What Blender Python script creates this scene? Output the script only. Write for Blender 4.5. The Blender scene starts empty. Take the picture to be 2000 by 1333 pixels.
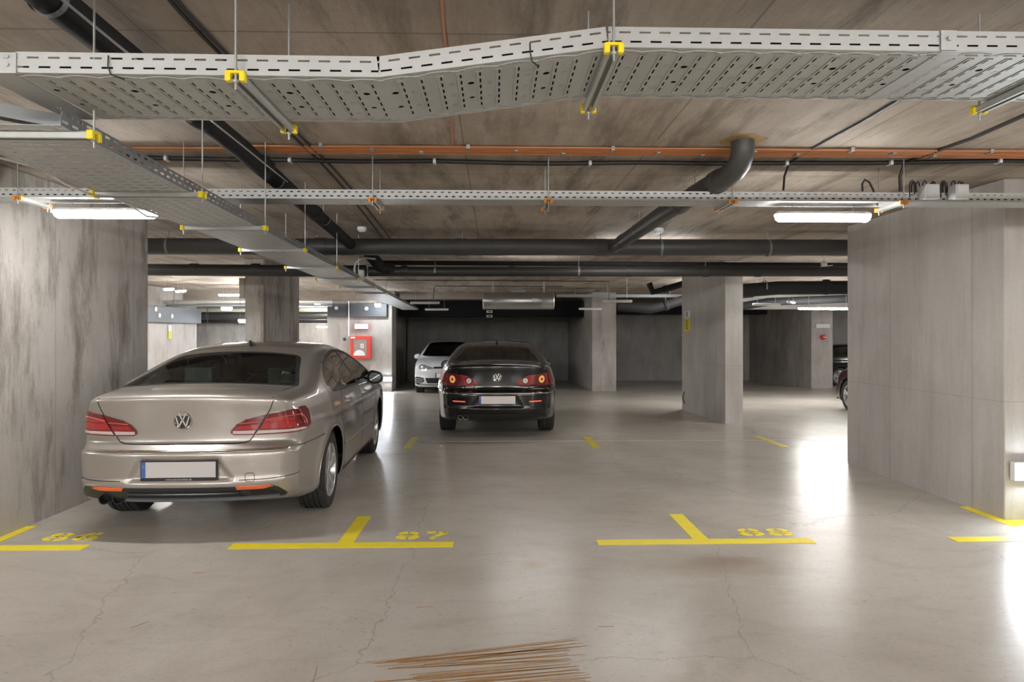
import bpy, bmesh, math, random
import numpy as np
from mathutils import Vector, Matrix
random.seed(7)
PI = math.pi
C = bpy.context.scene.collection
SC = bpy.context.scene

# ---------------------------------------------------------------- camera
FOC, HOR, CAMZ = 1333.0, 652.0, 1.5
YAW = math.atan(35/1333.0)
cam_d = bpy.data.cameras.new('camera'); cam = bpy.data.objects.new('camera', cam_d); C.objects.link(cam)
cam.location = (0, 0, CAMZ); cam.rotation_euler = (PI/2, 0, -YAW)
cam_d.sensor_width = 36; cam_d.lens = FOC/2000*36; cam_d.shift_y = -(666.5-HOR)/2000
cam_d.clip_start = 0.05; cam_d.clip_end = 200
SC.camera = cam
# ---------------------------------------------------------------- world, exposure
w = bpy.data.worlds.new('world'); SC.world = w; w.use_nodes = True
w.node_tree.nodes['Background'].inputs[0].default_value = (0.8, 0.85, 0.9, 1)
w.node_tree.nodes['Background'].inputs[1].default_value = 0.05
SC.view_settings.view_transform = 'Standard'; SC.view_settings.look = 'None'
SC.view_settings.gamma = 1; SC.view_settings.use_curve_mapping = False
SC.view_settings.exposure = 3.83
SC.cycles.use_denoising = True
SC.cycles.max_bounces = 8; SC.cycles.diffuse_bounces = 5; SC.cycles.glossy_bounces = 4; SC.cycles.transparent_max_bounces = 12
SC.cycles.sample_clamp_indirect = 6
LAMP_POWER = 19.0          # emission strength of the lit tubes
ADDED_LAMP_POWER = 17.0  # emission strength of the added, unseen lamps

def px(x, y, X=None, Y=None, Z=None):
    """world point on an axis plane seen at photograph pixel x, y"""
    s, c = math.sin(YAW), math.cos(YAW)
    a, b = (x-1000)/FOC, (HOR-y)/FOC
    d = Vector((s + a*c, c - a*s, b))
    if Y is not None: t = Y/d.y
    elif X is not None: t = X/d.x
    else: t = (Z-CAMZ)/d.z
    return Vector((0, 0, CAMZ)) + d*t

def floor_z(y): return 0.0 if y < 9.5 else -0.022*(y-9.5)

# ---------------------------------------------------------------- materials
def new_mat(name):
    m = bpy.data.materials.new(name); m.use_nodes = True
    nt = m.node_tree; b = nt.nodes['Principled BSDF']
    return m, nt, b
def N(nt, t, **k):
    n = nt.nodes.new(t)
    for a, v in k.items():
        if hasattr(n, a): setattr(n, a, v)
    return n
def flat(name, col, rough=.5, metal=0., coat=0., emit=None, est=0., var=0.06, scale=12., spec=.5):
    m, nt, b = new_mat(name)
    b.inputs['Roughness'].default_value = rough; b.inputs['Metallic'].default_value = metal
    b.inputs['Coat Weight'].default_value = coat; b.inputs['Coat Roughness'].default_value = .04
    b.inputs['Specular IOR Level'].default_value = spec
    tc = N(nt, 'ShaderNodeTexCoord'); nz = N(nt, 'ShaderNodeTexNoise'); nz.inputs['Scale'].default_value = scale; nz.inputs['Detail'].default_value = 4
    nt.links.new(tc.outputs['Object'], nz.inputs['Vector'])
    mx = N(nt, 'ShaderNodeMix', data_type='RGBA')
    mx.inputs['A'].default_value = (*[c*(1-var) for c in col], 1); mx.inputs['B'].default_value = (*[min(1, c*(1+var)) for c in col], 1)
    nt.links.new(nz.outputs['Fac'], mx.inputs['Factor']); nt.links.new(mx.outputs['Result'], b.inputs['Base Color'])
    if emit:
        b.inputs['Emission Color'].default_value = (*emit, 1); b.inputs['Emission Strength'].default_value = est
    return m
def ramp(nt, stops):
    r = N(nt, 'ShaderNodeValToRGB'); e = r.color_ramp.elements
    e[0].position, e[0].color = stops[0][0], (*stops[0][1], 1)
    e[1].position, e[1].color = stops[-1][0], (*stops[-1][1], 1)
    for p, c in stops[1:-1]:
        k = e.new(p); k.color = (*c, 1)
    return r
def noise(nt, vec, scale, detail=6, rough=.6, dist=0.):
    n = N(nt, 'ShaderNodeTexNoise'); n.inputs['Scale'].default_value = scale; n.inputs['Detail'].default_value = detail
    n.inputs['Roughness'].default_value = rough; n.inputs['Distortion'].default_value = dist
    nt.links.new(vec, n.inputs['Vector']); return n
def mapping(nt, sc, rot=(0, 0, 0), loc=(0, 0, 0)):
    tc = N(nt, 'ShaderNodeTexCoord'); mp = N(nt, 'ShaderNodeMapping')
    mp.inputs['Scale'].default_value = sc; mp.inputs['Rotation'].default_value = rot; mp.inputs['Location'].default_value = loc
    nt.links.new(tc.outputs['Object'], mp.inputs['Vector']); return mp.outputs['Vector']
def mixc(nt, a, b, f, mode='MIX'):
    m = N(nt, 'ShaderNodeMix', data_type='RGBA'); m.blend_type = mode
    for s, v in (('A', a), ('B', b), ('Factor', f)):
        if hasattr(v, 'links'): nt.links.new(v, m.inputs[s])
        elif s == 'Factor': m.inputs[s].default_value = v
        else: m.inputs[s].default_value = (*v, 1)
    return m.outputs['Result']
def concrete(name, dark, mid, light, streak, stain=.55, joints=None, rough=.85, bump=.12, seed=0, patch=(.50, .66), pcol=None, pz=.42):
    m, nt, b = new_mat(name)
    big = noise(nt, mapping(nt, (1, 1, 1), loc=(seed, seed*2, 0)), .8, 5, .6, .4)
    st = noise(nt, mapping(nt, tuple(max(q_, .35) for q_ in streak), loc=(seed, 0, seed)), 2.0, 8, .62, .3)
    st2 = noise(nt, mapping(nt, tuple(s*1.9 for s in streak), loc=(0, seed, 0)), 3.0, 6, .62)
    fine = noise(nt, mapping(nt, (1, 1, 1)), 55, 5, .7)
    r1 = ramp(nt, [(.22, dark), (.46, mid), (.72, light)])
    nt.links.new(st.outputs['Fac'], r1.inputs['Fac'])
    r2 = ramp(nt, [(.32, dark), (.5, mid), (.72, light)])
    nt.links.new(big.outputs['Fac'], r2.inputs['Fac'])
    c = mixc(nt, r1.outputs['Color'], r2.outputs['Color'], .6)
    r3 = ramp(nt, [(.34, (.80, .78, .76)), (.52, (1, 1, 1))])
    nt.links.new(st2.outputs['Fac'], r3.inputs['Fac'])
    c = mixc(nt, c, r3.outputs['Color'], .38, 'MULTIPLY')
    # damp, brownish blotches where two noises agree
    bl = noise(nt, mapping(nt, tuple(max(s*.8, pz) for s in streak), loc=(seed+3, 5, 1)), 1.5, 9, .72, .12)
    r4 = ramp(nt, [(patch[0], (0, 0, 0)), (patch[1], (1, 1, 1))]); nt.links.new(bl.outputs['Fac'], r4.inputs['Fac'])
    ml = N(nt, 'ShaderNodeMath', operation='MULTIPLY'); nt.links.new(r4.outputs['Color'], ml.inputs[0]); ml.inputs[1].default_value = stain
    c = mixc(nt, c, pcol or tuple(d*.62 for d in dark), ml.outputs[0])
    r5 = ramp(nt, [(.35, (.86, .86, .86)), (.65, (1.0, 1.0, 1.0))]); nt.links.new(fine.outputs['Fac'], r5.inputs['Fac'])
    c = mixc(nt, c, r5.outputs['Color'], .7, 'MULTIPLY')
    if joints:
        for ax, period, off, wd in joints:
            tc = N(nt, 'ShaderNodeTexCoord'); sx = N(nt, 'ShaderNodeSeparateXYZ'); nt.links.new(tc.outputs['Object'], sx.inputs[0])
            a = N(nt, 'ShaderNodeMath', operation='ADD'); nt.links.new(sx.outputs[ax], a.inputs[0]); a.inputs[1].default_value = off
            p = N(nt, 'ShaderNodeMath', operation='PINGPONG'); nt.links.new(a.outputs[0], p.inputs[0]); p.inputs[1].default_value = period/2
            l = N(nt, 'ShaderNodeMath', operation='LESS_THAN'); nt.links.new(p.outputs[0], l.inputs[0]); l.inputs[1].default_value = wd
            k = N(nt, 'ShaderNodeMath', operation='MULTIPLY'); nt.links.new(l.outputs[0], k.inputs[0]); k.inputs[1].default_value = .55
            c = mixc(nt, c, tuple(d*.5 for d in dark), k.outputs[0])
    nt.links.new(c, b.inputs['Base Color'])
    b.inputs['Roughness'].default_value = rough; b.inputs['Specular IOR Level'].default_value = .25
    bp = N(nt, 'ShaderNodeBump'); bp.inputs['Strength'].default_value = bump; bp.inputs['Distance'].default_value = .02
    nt.links.new(st2.outputs['Fac'], bp.inputs['Height']); nt.links.new(bp.outputs['Normal'], b.inputs['Normal'])
    return m

M = {}
M['wall'] = concrete('board marked concrete wall', (.30, .27, .245), (.44, .41, .38), (.56, .53, .50), (2.2, 2.2, .22), .45, seed=2)
M['wall2'] = concrete('grey concrete wall', (.30, .29, .275), (.42, .405, .385), (.52, .51, .49), (1.6, 1.6, .18), .3, seed=7)
M['pillar_clean'] = concrete('pale concrete pillar', (.36, .335, .31), (.47, .445, .415), (.56, .54, .515), (2.2, 2.2, .16), .22,
                       joints=[(1, 1.22, .35, .004), (2, 5.0, -.95, .002)], seed=9)
M['pillar'] = concrete('formwork concrete pillar', (.39, .362, .33), (.49, .46, .425), (.57, .545, .515), (2.4, 2.4, .5), .85,
                       joints=[(1, 1.22, .35, .004)], seed=4, patch=(.49, .63), pcol=(.20, .175, .15), pz=.26)
M['ceiling'] = concrete('brown grey formwork ceiling', (.24, .195, .155), (.42, .36, .30), (.58, .52, .46), (3.2, .5, 1), .7,
                        joints=[(0, 1.25, .2, .005), (1, 2.5, -.35, .006)], bump=.25, seed=11)
M['beam'] = concrete('brown concrete beam', (.17, .14, .11), (.27, .23, .19), (.36, .32, .27), (.5, 2, 2), .5, seed=15)

def floor_mat():
    m, nt, b = new_mat('polished concrete floor')
    big = noise(nt, mapping(nt, (1, 1, 1)), .55, 6, .6, .5)
    med = noise(nt, mapping(nt, (1, 2.2, 1), loc=(3, 1, 0)), 2.2, 8, .68, .8)
    fine = noise(nt, mapping(nt, (1, 1, 1)), 40, 6, .75)
    r1 = ramp(nt, [(.3, (.40, .362, .318)), (.5, (.48, .443, .395)), (.7, (.55, .515, .465))]); nt.links.new(big.outputs['Fac'], r1.inputs['Fac'])
    r2 = ramp(nt, [(.34, (.89, .875, .855)), (.5, (.98, .975, .97)), (.75, (1, 1, 1))]); nt.links.new(med.outputs['Fac'], r2.inputs['Fac'])
    c = mixc(nt, r1.outputs['Color'], r2.outputs['Color'], .85, 'MULTIPLY')
    r3 = ramp(nt, [(.33, (.86, .85, .84)), (.5, (1, 1, 1))]); nt.links.new(fine.outputs['Fac'], r3.inputs['Fac'])
    c = mixc(nt, c, r3.outputs['Color'], .6, 'MULTIPLY')
    # sparse dark scuffs
    sc = noise(nt, mapping(nt, (1.3, 4.0, 1), rot=(0, 0, .25), loc=(9, 2, 0)), 15, 4, .55, .2)
    r4 = ramp(nt, [(.635, (0, 0, 0)), (.74, (1, 1, 1))]); nt.links.new(sc.outputs['Fac'], r4.inputs['Fac'])
    k = N(nt, 'ShaderNodeMath', operation='MULTIPLY'); nt.links.new(r4.outputs['Color'], k.inputs[0]); k.inputs[1].default_value = .6
    c = mixc(nt, c, (.17, .15, .13), k.outputs[0])
    # hairline cracks
    vo = N(nt, 'ShaderNodeTexVoronoi', feature='DISTANCE_TO_EDGE'); vo.inputs['Scale'].default_value = .42
    wv = noise(nt, mapping(nt, (1, 1, 1)), 1.6, 5, .7)
    va = N(nt, 'ShaderNodeVectorMath', operation='ADD'); nt.links.new(mapping(nt, (1, 1, 1), loc=(.4, .9, 0)), va.inputs[0]); wm = N(nt, 'ShaderNodeVectorMath', operation='SCALE'); nt.links.new(wv.outputs['Color'], wm.inputs[0]); wm.inputs['Scale'].default_value = .28; nt.links.new(wm.outputs[0], va.inputs[1])
    nt.links.new(va.outputs[0], vo.inputs['Vector'])
    lt = N(nt, 'ShaderNodeMath', operation='LESS_THAN'); nt.links.new(vo.outputs['Distance'], lt.inputs[0]); lt.inputs[1].default_value = .0016
    k2 = N(nt, 'ShaderNodeMath', operation='MULTIPLY'); nt.links.new(lt.outputs[0], k2.inputs[0]); k2.inputs[1].default_value = .35
    c = mixc(nt, c, (.22, .20, .18), k2.outputs[0])
    # one brownish stain in the lane and dirt in the far bays
    def blob(c, cx, cy, rx, ry, col, amt):
        mp = mapping(nt, (1/rx, 1/ry, 0), loc=(-cx/rx, -cy/ry, 0))
        ad = N(nt, 'ShaderNodeVectorMath', operation='ADD'); nt.links.new(mp, ad.inputs[0])
        nn = noise(nt, mapping(nt, (1, 1, 1)), 5, 6, .7); sb = N(nt, 'ShaderNodeVectorMath', operation='SUBTRACT'); nt.links.new(nn.outputs['Color'], sb.inputs[0]); sb.inputs[1].default_value = (.5, .5, .5)
        nt.links.new(sb.outputs[0], ad.inputs[1])
        ln = N(nt, 'ShaderNodeVectorMath', operation='LENGTH'); nt.links.new(ad.outputs[0], ln.inputs[0])
        mr = N(nt, 'ShaderNodeMapRange'); nt.links.new(ln.outputs['Value'], mr.inputs[0])
        mr.inputs['From Min'].default_value = 1.0; mr.inputs['From Max'].default_value = .2; mr.inputs['To Min'].default_value = 0; mr.inputs['To Max'].default_value = amt
        return mixc(nt, c, col, mr.outputs[0])
    c = blob(c, 1.35, 4.35, .62, .26, (.30, .225, .15), .5)
    c = blob(c, 1.55, 4.45, .35, .16, (.25, .18, .15), .5)
    c = blob(c, .25, 4.42, .12, .12, (.38, .27, .16), .5)
    nt.links.new(c, b.inputs['Base Color'])
    b.inputs['Roughness'].default_value = .27
    b.inputs['Specular IOR Level'].default_value = .42
    bp = N(nt, 'ShaderNodeBump'); bp.inputs['Strength'].default_value = .03; bp.inputs['Distance'].default_value = .01
    nt.links.new(big.outputs['Fac'], bp.inputs['Height']); nt.links.new(bp.outputs['Normal'], b.inputs['Normal'])
    return m
M['floor'] = floor_mat()
M['yellow_paint'] = flat('yellow floor paint', (.88, .72, .03), .45, var=.10, scale=9)
M['yellow_faded'] = flat('worn yellow floor paint', (.56, .45, .05), .45, var=.18, scale=25)
M['joint'] = flat('pale floor joint', (.50, .49, .46), .6, var=.2)
M['rust'] = flat('rust brown scrape', (.30, .15, .045), .6, var=.35, scale=18)
M['galv'] = flat('galvanised steel', (.46, .47, .455), .45, .45, var=.10, scale=30)
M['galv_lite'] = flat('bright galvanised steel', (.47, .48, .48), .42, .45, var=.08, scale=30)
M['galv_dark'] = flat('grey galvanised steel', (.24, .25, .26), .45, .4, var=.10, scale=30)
M['rod'] = flat('threaded steel', (.42, .42, .41), .45, .7, var=.1)
M['yellow_cap'] = flat('yellow plastic cap', (.85, .68, .02), .4, var=.04)
M['orange_cap'] = flat('orange plastic cap', (.85, .33, .05), .4, var=.05)
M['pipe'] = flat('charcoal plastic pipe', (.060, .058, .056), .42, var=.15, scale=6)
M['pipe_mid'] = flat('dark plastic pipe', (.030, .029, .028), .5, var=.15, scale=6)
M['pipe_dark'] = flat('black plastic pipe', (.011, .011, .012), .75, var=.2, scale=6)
M['black'] = flat('black rubber', (.015, .015, .016), .55, var=.2)
M['cable'] = flat('black cable sheath', (.03, .028, .028), .5)
M['cable_orange'] = flat('orange cable sheath', (.50, .20, .08), .5, var=.15)
M['white_plastic'] = flat('white plastic', (.75, .76, .77), .35, var=.03)
M['grey_plastic'] = flat('light grey plastic', (.52, .53, .53), .4, var=.04)
M['board'] = flat('dark grey board', (.085, .09, .097), .55, var=.12)
M['board_lite'] = flat('mid grey board', (.10, .105, .115), .55, var=.08)
M['red_box'] = flat('red enamel', (.62, .05, .035), .35, var=.05)
M['beige'] = flat('beige enamel', (.50, .47, .38), .5, var=.05)
M['box_black'] = flat('matt black', (.010, .010, .011), .8, var=.3, spec=.2)
M['silver_duct'] = flat('brushed silver casing', (.55, .55, .54), .32, .8, var=.06)
M['lamp_on'] = flat('lit white diffuser', (.9, .9, .9), .4, emit=(1.0, .985, .96), est=LAMP_POWER, var=0)
M['lamp_near'] = flat('bright lit diffuser', (.9, .9, .9), .4, emit=(1.0, .99, .97), est=9.0, var=0)
M['lamp_cool'] = flat('cool lit diffuser', (.9, .9, .9), .4, emit=(.86, .93, 1.0), est=14, var=0)
M['added_lamp_on'] = flat('added lamp diffuser', (.9, .9, .9), .4, emit=(1.0, .985, .96), est=ADDED_LAMP_POWER, var=0)  # for lamps added out of view to brighten the garage
M['added_lamp_weak'] = flat('added weak diffuser', (.9, .9, .9), .4, emit=(1.0, .985, .96), est=ADDED_LAMP_POWER*.20, var=0)  # weaker, for lamps added behind the drain pipes
M['lamp_off'] = flat('unlit frosted diffuser', (.62, .63, .62), .35, var=.03)
M['sign_yellow'] = flat('yellow sign', (.72, .58, .03), .5, var=.04)
M['sign_text'] = flat('black sign print', (.05, .05, .04), .6)
M['plate'] = flat('blank number plate', (.60, .575, .57), .45, var=.02)
M['plate_lit'] = flat('blank white number plate', (.80, .74, .71), .45, var=.02)
M['plate_blue'] = flat('blue plate band', (.05, .13, .42), .45)
M['plate_black'] = flat('plate frame', (.02, .02, .022), .45)

# ---------------------------------------------------------------- mesh helpers
class MB:
    def __init__(s): s.v = []; s.f = []
    def add(s, vs, fs):
        k = len(s.v); s.v += [tuple(v) for v in vs]; s.f += [tuple(i+k for i in f) for f in fs]; return s
    def box(s, x0, x1, y0, y1, z0, z1):
        return s.add([(x0,y0,z0),(x1,y0,z0),(x1,y1,z0),(x0,y1,z0),(x0,y0,z1),(x1,y0,z1),(x1,y1,z1),(x0,y1,z1)],
                     [(0,3,2,1),(4,5,6,7),(0,1,5,4),(1,2,6,5),(2,3,7,6),(3,0,4,7)])
    def obox(s, p, q, w, h, up=(0, 0, 1)):
        """box from p to q, w across, h along up"""
        p, q = Vector(p), Vector(q); d = (q-p).normalized(); r = d.cross(Vector(up)).normalized(); u = r.cross(d)
        vs = []
        for e in (p, q):
            for a, b in ((-1,-1),(1,-1),(1,1),(-1,1)): vs.append(e + r*a*w/2 + u*b*h/2)
        return s.add(vs, [(3,2,1,0),(4,5,6,7),(0,1,5,4),(1,2,6,5),(2,3,7,6),(3,0,4,7)])
    def tube(s, path, r, seg=10, cap=True, radii=None):
        path = [Vector(p) for p in path]; n = len(path); rings = []
        t0 = (path[1]-path[0]).normalized()
        up = Vector((0, 0, 1)) if abs(t0.z) < .9 else Vector((1, 0, 0))
        nrm = (up - t0*up.dot(t0)).normalized()
        for i, p in enumerate(path):
            t = ((path[min(i+1, n-1)]-p).normalized() + (p-path[max(i-1, 0)]).normalized())
            t = t.normalized() if t.length > 1e-6 else t0
            nrm = (nrm - t*nrm.dot(t)).normalized(); b = t.cross(nrm)
            rr = radii[i] if radii else r
            rings.append([p + (nrm*math.cos(2*PI*j/seg) + b*math.sin(2*PI*j/seg))*rr for j in range(seg)])
        k = len(s.v)
        for rg in rings: s.v += [tuple(v) for v in rg]
        for i in range(n-1):
            for j in range(seg):
                a = k+i*seg+j; b2 = k+i*seg+(j+1) % seg
                s.f.append((a, b2, b2+seg, a+seg))
        if cap:
            s.f.append(tuple(k+j for j in range(seg))[::-1]); s.f.append(tuple(k+(n-1)*seg+j for j in range(seg)))
        return s
    def lathe(s, prof, o, axis='x', seg=40, closed=False):
        """prof: (radius, along)"""
        k = len(s.v); n = len(prof)
        for j in range(seg):
            a = 2*PI*j/seg; ca, sa = math.cos(a), math.sin(a)
            for r, t in prof:
                if axis == 'x': s.v.append((o[0]+t, o[1]+r*ca, o[2]+r*sa))
                elif axis == 'y': s.v.append((o[0]+r*ca, o[1]+t, o[2]+r*sa))
                else: s.v.append((o[0]+r*ca, o[1]+r*sa, o[2]+t))
        for j in range(seg):
            for i in range(n if closed else n-1):
                i2 = (i+1) % n
                s.f.append((k+j*n+i, k+j*n+i2, k+((j+1) % seg)*n+i2, k+((j+1) % seg)*n+i))
        return s
    def prism(s, poly, T, d):
        """poly 2D points, T maps (u,v,w) to world; w from 0 to d"""
        n = len(poly)
        vs = [T(u, v, 0) for u, v in poly] + [T(u, v, d) for u, v in poly]
        fs = [tuple(range(n))[::-1], tuple(range(n, 2*n))] + [(i, (i+1) % n, n+(i+1) % n, n+i) for i in range(n)]
        return s.add(vs, fs)
    def build(s, name, mat, parent=None, smooth=False, bevel=0, solid=0, angle=35):
        me = bpy.data.meshes.new(name); me.from_pydata(s.v, [], s.f); me.update()
        bm = bmesh.new(); bm.from_mesh(me); bmesh.ops.recalc_face_normals(bm, faces=bm.faces); bm.to_mesh(me); bm.free()
        o = bpy.data.objects.new(name, me); C.objects.link(o)
        me.materials.append(M[mat] if isinstance(mat, str) else mat)
        if parent: o.parent = parent
        if smooth:
            me.polygons.foreach_set('use_smooth', [True]*len(me.polygons))
            try: me.set_sharp_from_angle(angle=math.radians(angle))
            except Exception: pass
        if bevel:
            m = o.modifiers.new('bevel', 'BEVEL'); m.width = bevel; m.segments = 2; m.limit_method = 'ANGLE'
        if solid:
            m = o.modifiers.new('solid', 'SOLIDIFY'); m.thickness = solid; m.offset = 0
        return o

def tag(o, label=None, cat=None, group=None, kind=None):
    if label: o['label'] = label
    if cat: o['category'] = cat
    if group: o['group'] = group
    if kind: o['kind'] = kind
    return o
def empty(name, loc, label, cat, group=None, rz=0):
    o = bpy.data.objects.new(name, None); C.objects.link(o); o.location = loc; o.rotation_euler = (0, 0, rz)
    o.empty_display_size = .1
    return tag(o, label, cat, group)
def copy_tree(o, parent=None):
    c = o.copy(); C.objects.link(c)
    if parent: c.parent = parent
    for ch in [x for x in bpy.data.objects if x.parent == o]: copy_tree(ch, c)
    return c
def text_mesh(txt, size, mat, name, parent, M4, extrude=.001, bold=False):
    cu = bpy.data.curves.new(name, 'FONT'); cu.body = txt; cu.size = size; cu.extrude = extrude; cu.align_x = 'CENTER'; cu.align_y = 'CENTER'
    if bold: cu.offset = size*.02
    t = bpy.data.objects.new(name, cu); C.objects.link(t)
    dg = bpy.context.evaluated_depsgraph_get(); me = bpy.data.meshes.new_from_object(t.evaluated_get(dg))
    bpy.data.objects.remove(t); bpy.data.curves.remove(cu)
    me.transform(M4); me.materials.clear(); me.materials.append(M[mat]); me.name = name
    o = bpy.data.objects.new(name, me); C.objects.link(o); o.parent = parent
    return o
def arc(c, r, a0, a1, n, u, v):
    c, u, v = Vector(c), Vector(u), Vector(v)
    return [c + u*r*math.cos(a0+(a1-a0)*i/n) + v*r*math.sin(a0+(a1-a0)*i/n) for i in range(n+1)]
# ================================================================ the setting
H = 2.75
def structure(mb, name, mat, **k):
    o = mb.build(name, mat, **k); o['kind'] = 'structure'; return o
def grid_sheet(x0, x1, ys, zf, flip=False):
    m = MB(); xs = [x0, x1]
    for i in range(len(ys)-1):
        a, b = ys[i], ys[i+1]
        m.add([(x0, a, zf(a)), (x1, a, zf(a)), (x1, b, zf(b)), (x0, b, zf(b))], [(0, 1, 2, 3)])
    return m
# slab floor: level as far as the joint, then a gentle fall towards the back
fl = MB()
fl.add([(-18, -9, 0), (18, -9, 0), (18, 9.5, 0), (-18, 9.5, 0), (18, 30, floor_z(30)), (-18, 30, floor_z(30)),
        (-18, -9, -.8), (18, -9, -.8), (18, 30, -.8), (-18, 30, -.8)],
       [(0, 1, 2, 3), (3, 2, 4, 5), (6, 9, 8, 7), (0, 6, 7, 1), (5, 4, 8, 9), (1, 7, 8, 4, 2), (0, 3, 5, 9, 6)])
floor = structure(fl, 'floor', 'floor')
ceil = structure(MB().box(-18, 18, -9, 30, H, H+.25), 'ceiling', 'ceiling')
ZB = -.75
structure(MB().box(-18.3, -18, -9, 30, ZB, H), 'wall_left', 'wall2')
structure(MB().box(18, 18.3, -9, 30, ZB, H), 'wall_right', 'wall2')
structure(MB().box(-18.3, 18.3, -9.3, -9, ZB, H), 'wall_rear', 'wall2')
BW = 27.3
structure(MB().box(-3.4, 18, BW, BW+.3, ZB, H), 'wall_back', 'wall2')
structure(MB().box(-18, -3.4, 26.5, 26.8, ZB, H), 'wall_back_left', 'wall')
# walls running away from the camera that carry the far bays
structure(MB().box(2.97, 3.70, 20.6, BW, ZB, H), 'wall_bay_middle', 'wall')
structure(MB().box(10.3, 11.0, 21.9, BW, ZB, H), 'wall_bay_right', 'wall')
structure(MB().box(-5.0, -3.07, 20.6, 21.5, ZB, H), 'wall_bay_left', 'wall')
structure(MB().box(-5.0, -3.4, 21.5, BW, ZB, H), 'wall_bay_left_return', 'wall')
structure(MB().box(-9.5, -9.0, 15.2, 20.9, ZB, H), 'wall_lobby', 'wall')
structure(MB().box(-11.0, -7.6, 23.2, 23.5, ZB, H), 'wall_lobby_end', 'wall')
structure(MB().box(-13.5, -2.9, 20.0, 20.35, 2.47, H), 'ceiling_beam_left', 'beam')
structure(MB().box(-2.9, 1.2, 21.0, 21.35, 2.55, H), 'ceiling_beam_middle', 'beam')
structure(MB().box(6.6, 18, 19.3, 19.8, 2.20, H), 'ceiling_beam_right', 'wall2')

def pillar(name, x0, x1, y0, y1, label, group=None, mat='pillar'):
    o = MB().box(x0, x1, y0, y1, min(floor_z(y1), 0)-.02, H).build(name, mat, bevel=.008)
    tag(o, label, 'pillar', group, 'structure'); return o
pillar('concrete_pillar', -4.15, -3.63, 5.09, 7.26, 'broad concrete wall pillar at the left edge, beside the silver car')
pillar('concrete_pillar', 4.10, 4.62, 5.38, 7.82, 'broad concrete wall pillar at the right edge of the photo', mat='pillar_clean')
pillar('concrete_pillar', -4.19, -3.88, 11.6, 13.7, 'slim concrete pillar rising behind the silver car roof')
pillar('concrete_pillar', 3.96, 4.27, 11.6, 14.3, 'slim concrete pillar with a yellow sign, right of the black sedan', mat='pillar_clean')

# ---------------------------------------------------------------- painted marks
def decal(poly, name, mat, z=.003, parent=None):
    m = MB(); zs = [floor_z(p[1]) for p in poly]
    m.prism(poly, lambda u, v, w: (u, v, floor_z(v)+.0005+w), z)
    return m.build(name, mat, parent)
def rect(x0, x1, y0, y1): return [(x0, y0), (x1, y0), (x1, y1), (x0, y1)]
def P(x, y): v = px(x, y, Z=0); return (v.x, v.y)
def bayT(label, ax, bx, yl, stem=None):
    t = empty('bay_line', ((ax+bx)/2, yl, 0), label, 'floor marking', 'yellow bay lines along the lane')
    t.location = (0, 0, 0)
    decal(rect(ax, bx, yl, yl+.115), 'cross_bar', 'yellow_paint', parent=t)
    if stem: decal(rect(stem-.056, stem+.056, yl+.116, 5.62), 'stem', 'yellow_paint', parent=t)
yl = 4.80
bayT('yellow painted T line between the 86 and 87 bays, by the silver car', P(450, 1068)[0], P(885, 1067)[0], yl, P(690, 1040)[0])
bayT('yellow painted T line in front of number 88, right of centre', P(1167, 1061)[0], P(1586, 1056)[0], yl+.02, P(1346, 1032)[0])
bayT('yellow bar on the floor at the left edge, under number 86', -4.6, P(168, 1070)[0], yl)
bayT('yellow bar on the floor at the right edge, by the right pillar', P(1852, 1051)[0], 5.2, yl+.02)
def faded(cx, label):
    m = MB()
    for y0, y1 in ((8.9, 9.5), (9.5, 9.95)): m.prism(rect(cx-.055, cx+.055, y0, y1), lambda u, v, w: (u, v, floor_z(v)+.0008+w), .003)
    t = m.build('bay_line', 'yellow_faded'); tag(t, label, 'floor marking', 'worn yellow dashes in the second row')
faded(px(803, 864, Y=9.4).x, 'worn yellow dash on the floor left of the black sedan')
faded(px(1155, 862, Y=9.4).x, 'worn yellow dash on the floor right of the black sedan')
faded(px(1505, 858, Y=9.4).x, 'faint worn yellow dash near the slim right pillar')
tag(decal(rect(-3.63, -3.55, 5.0, 5.40), 'edge_line', 'yellow_paint'), 'yellow edge stripe along the foot of the left pillar', 'floor marking')
tag(decal(rect(4.02, 4.10, 5.20, 5.80), 'edge_line', 'yellow_paint'), 'yellow edge stripe along the foot of the right pillar', 'floor marking')
tag(decal(rect(-4.4, -3.635, 5.0, 5.085), 'edge_line', 'yellow_paint'), 'yellow stripe across the front of the left pillar', 'floor marking')
tag(decal(rect(4.105, 4.8, 5.24, 5.375), 'edge_line', 'yellow_paint'), 'yellow stripe across the front of the right pillar', 'floor marking')
tag(decal(rect(-1.0, 4.6, 9.49, 9.515), 'floor_joint', 'joint', .002), 'thin pale joint line across the floor before the black sedan', 'floor joint')
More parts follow.
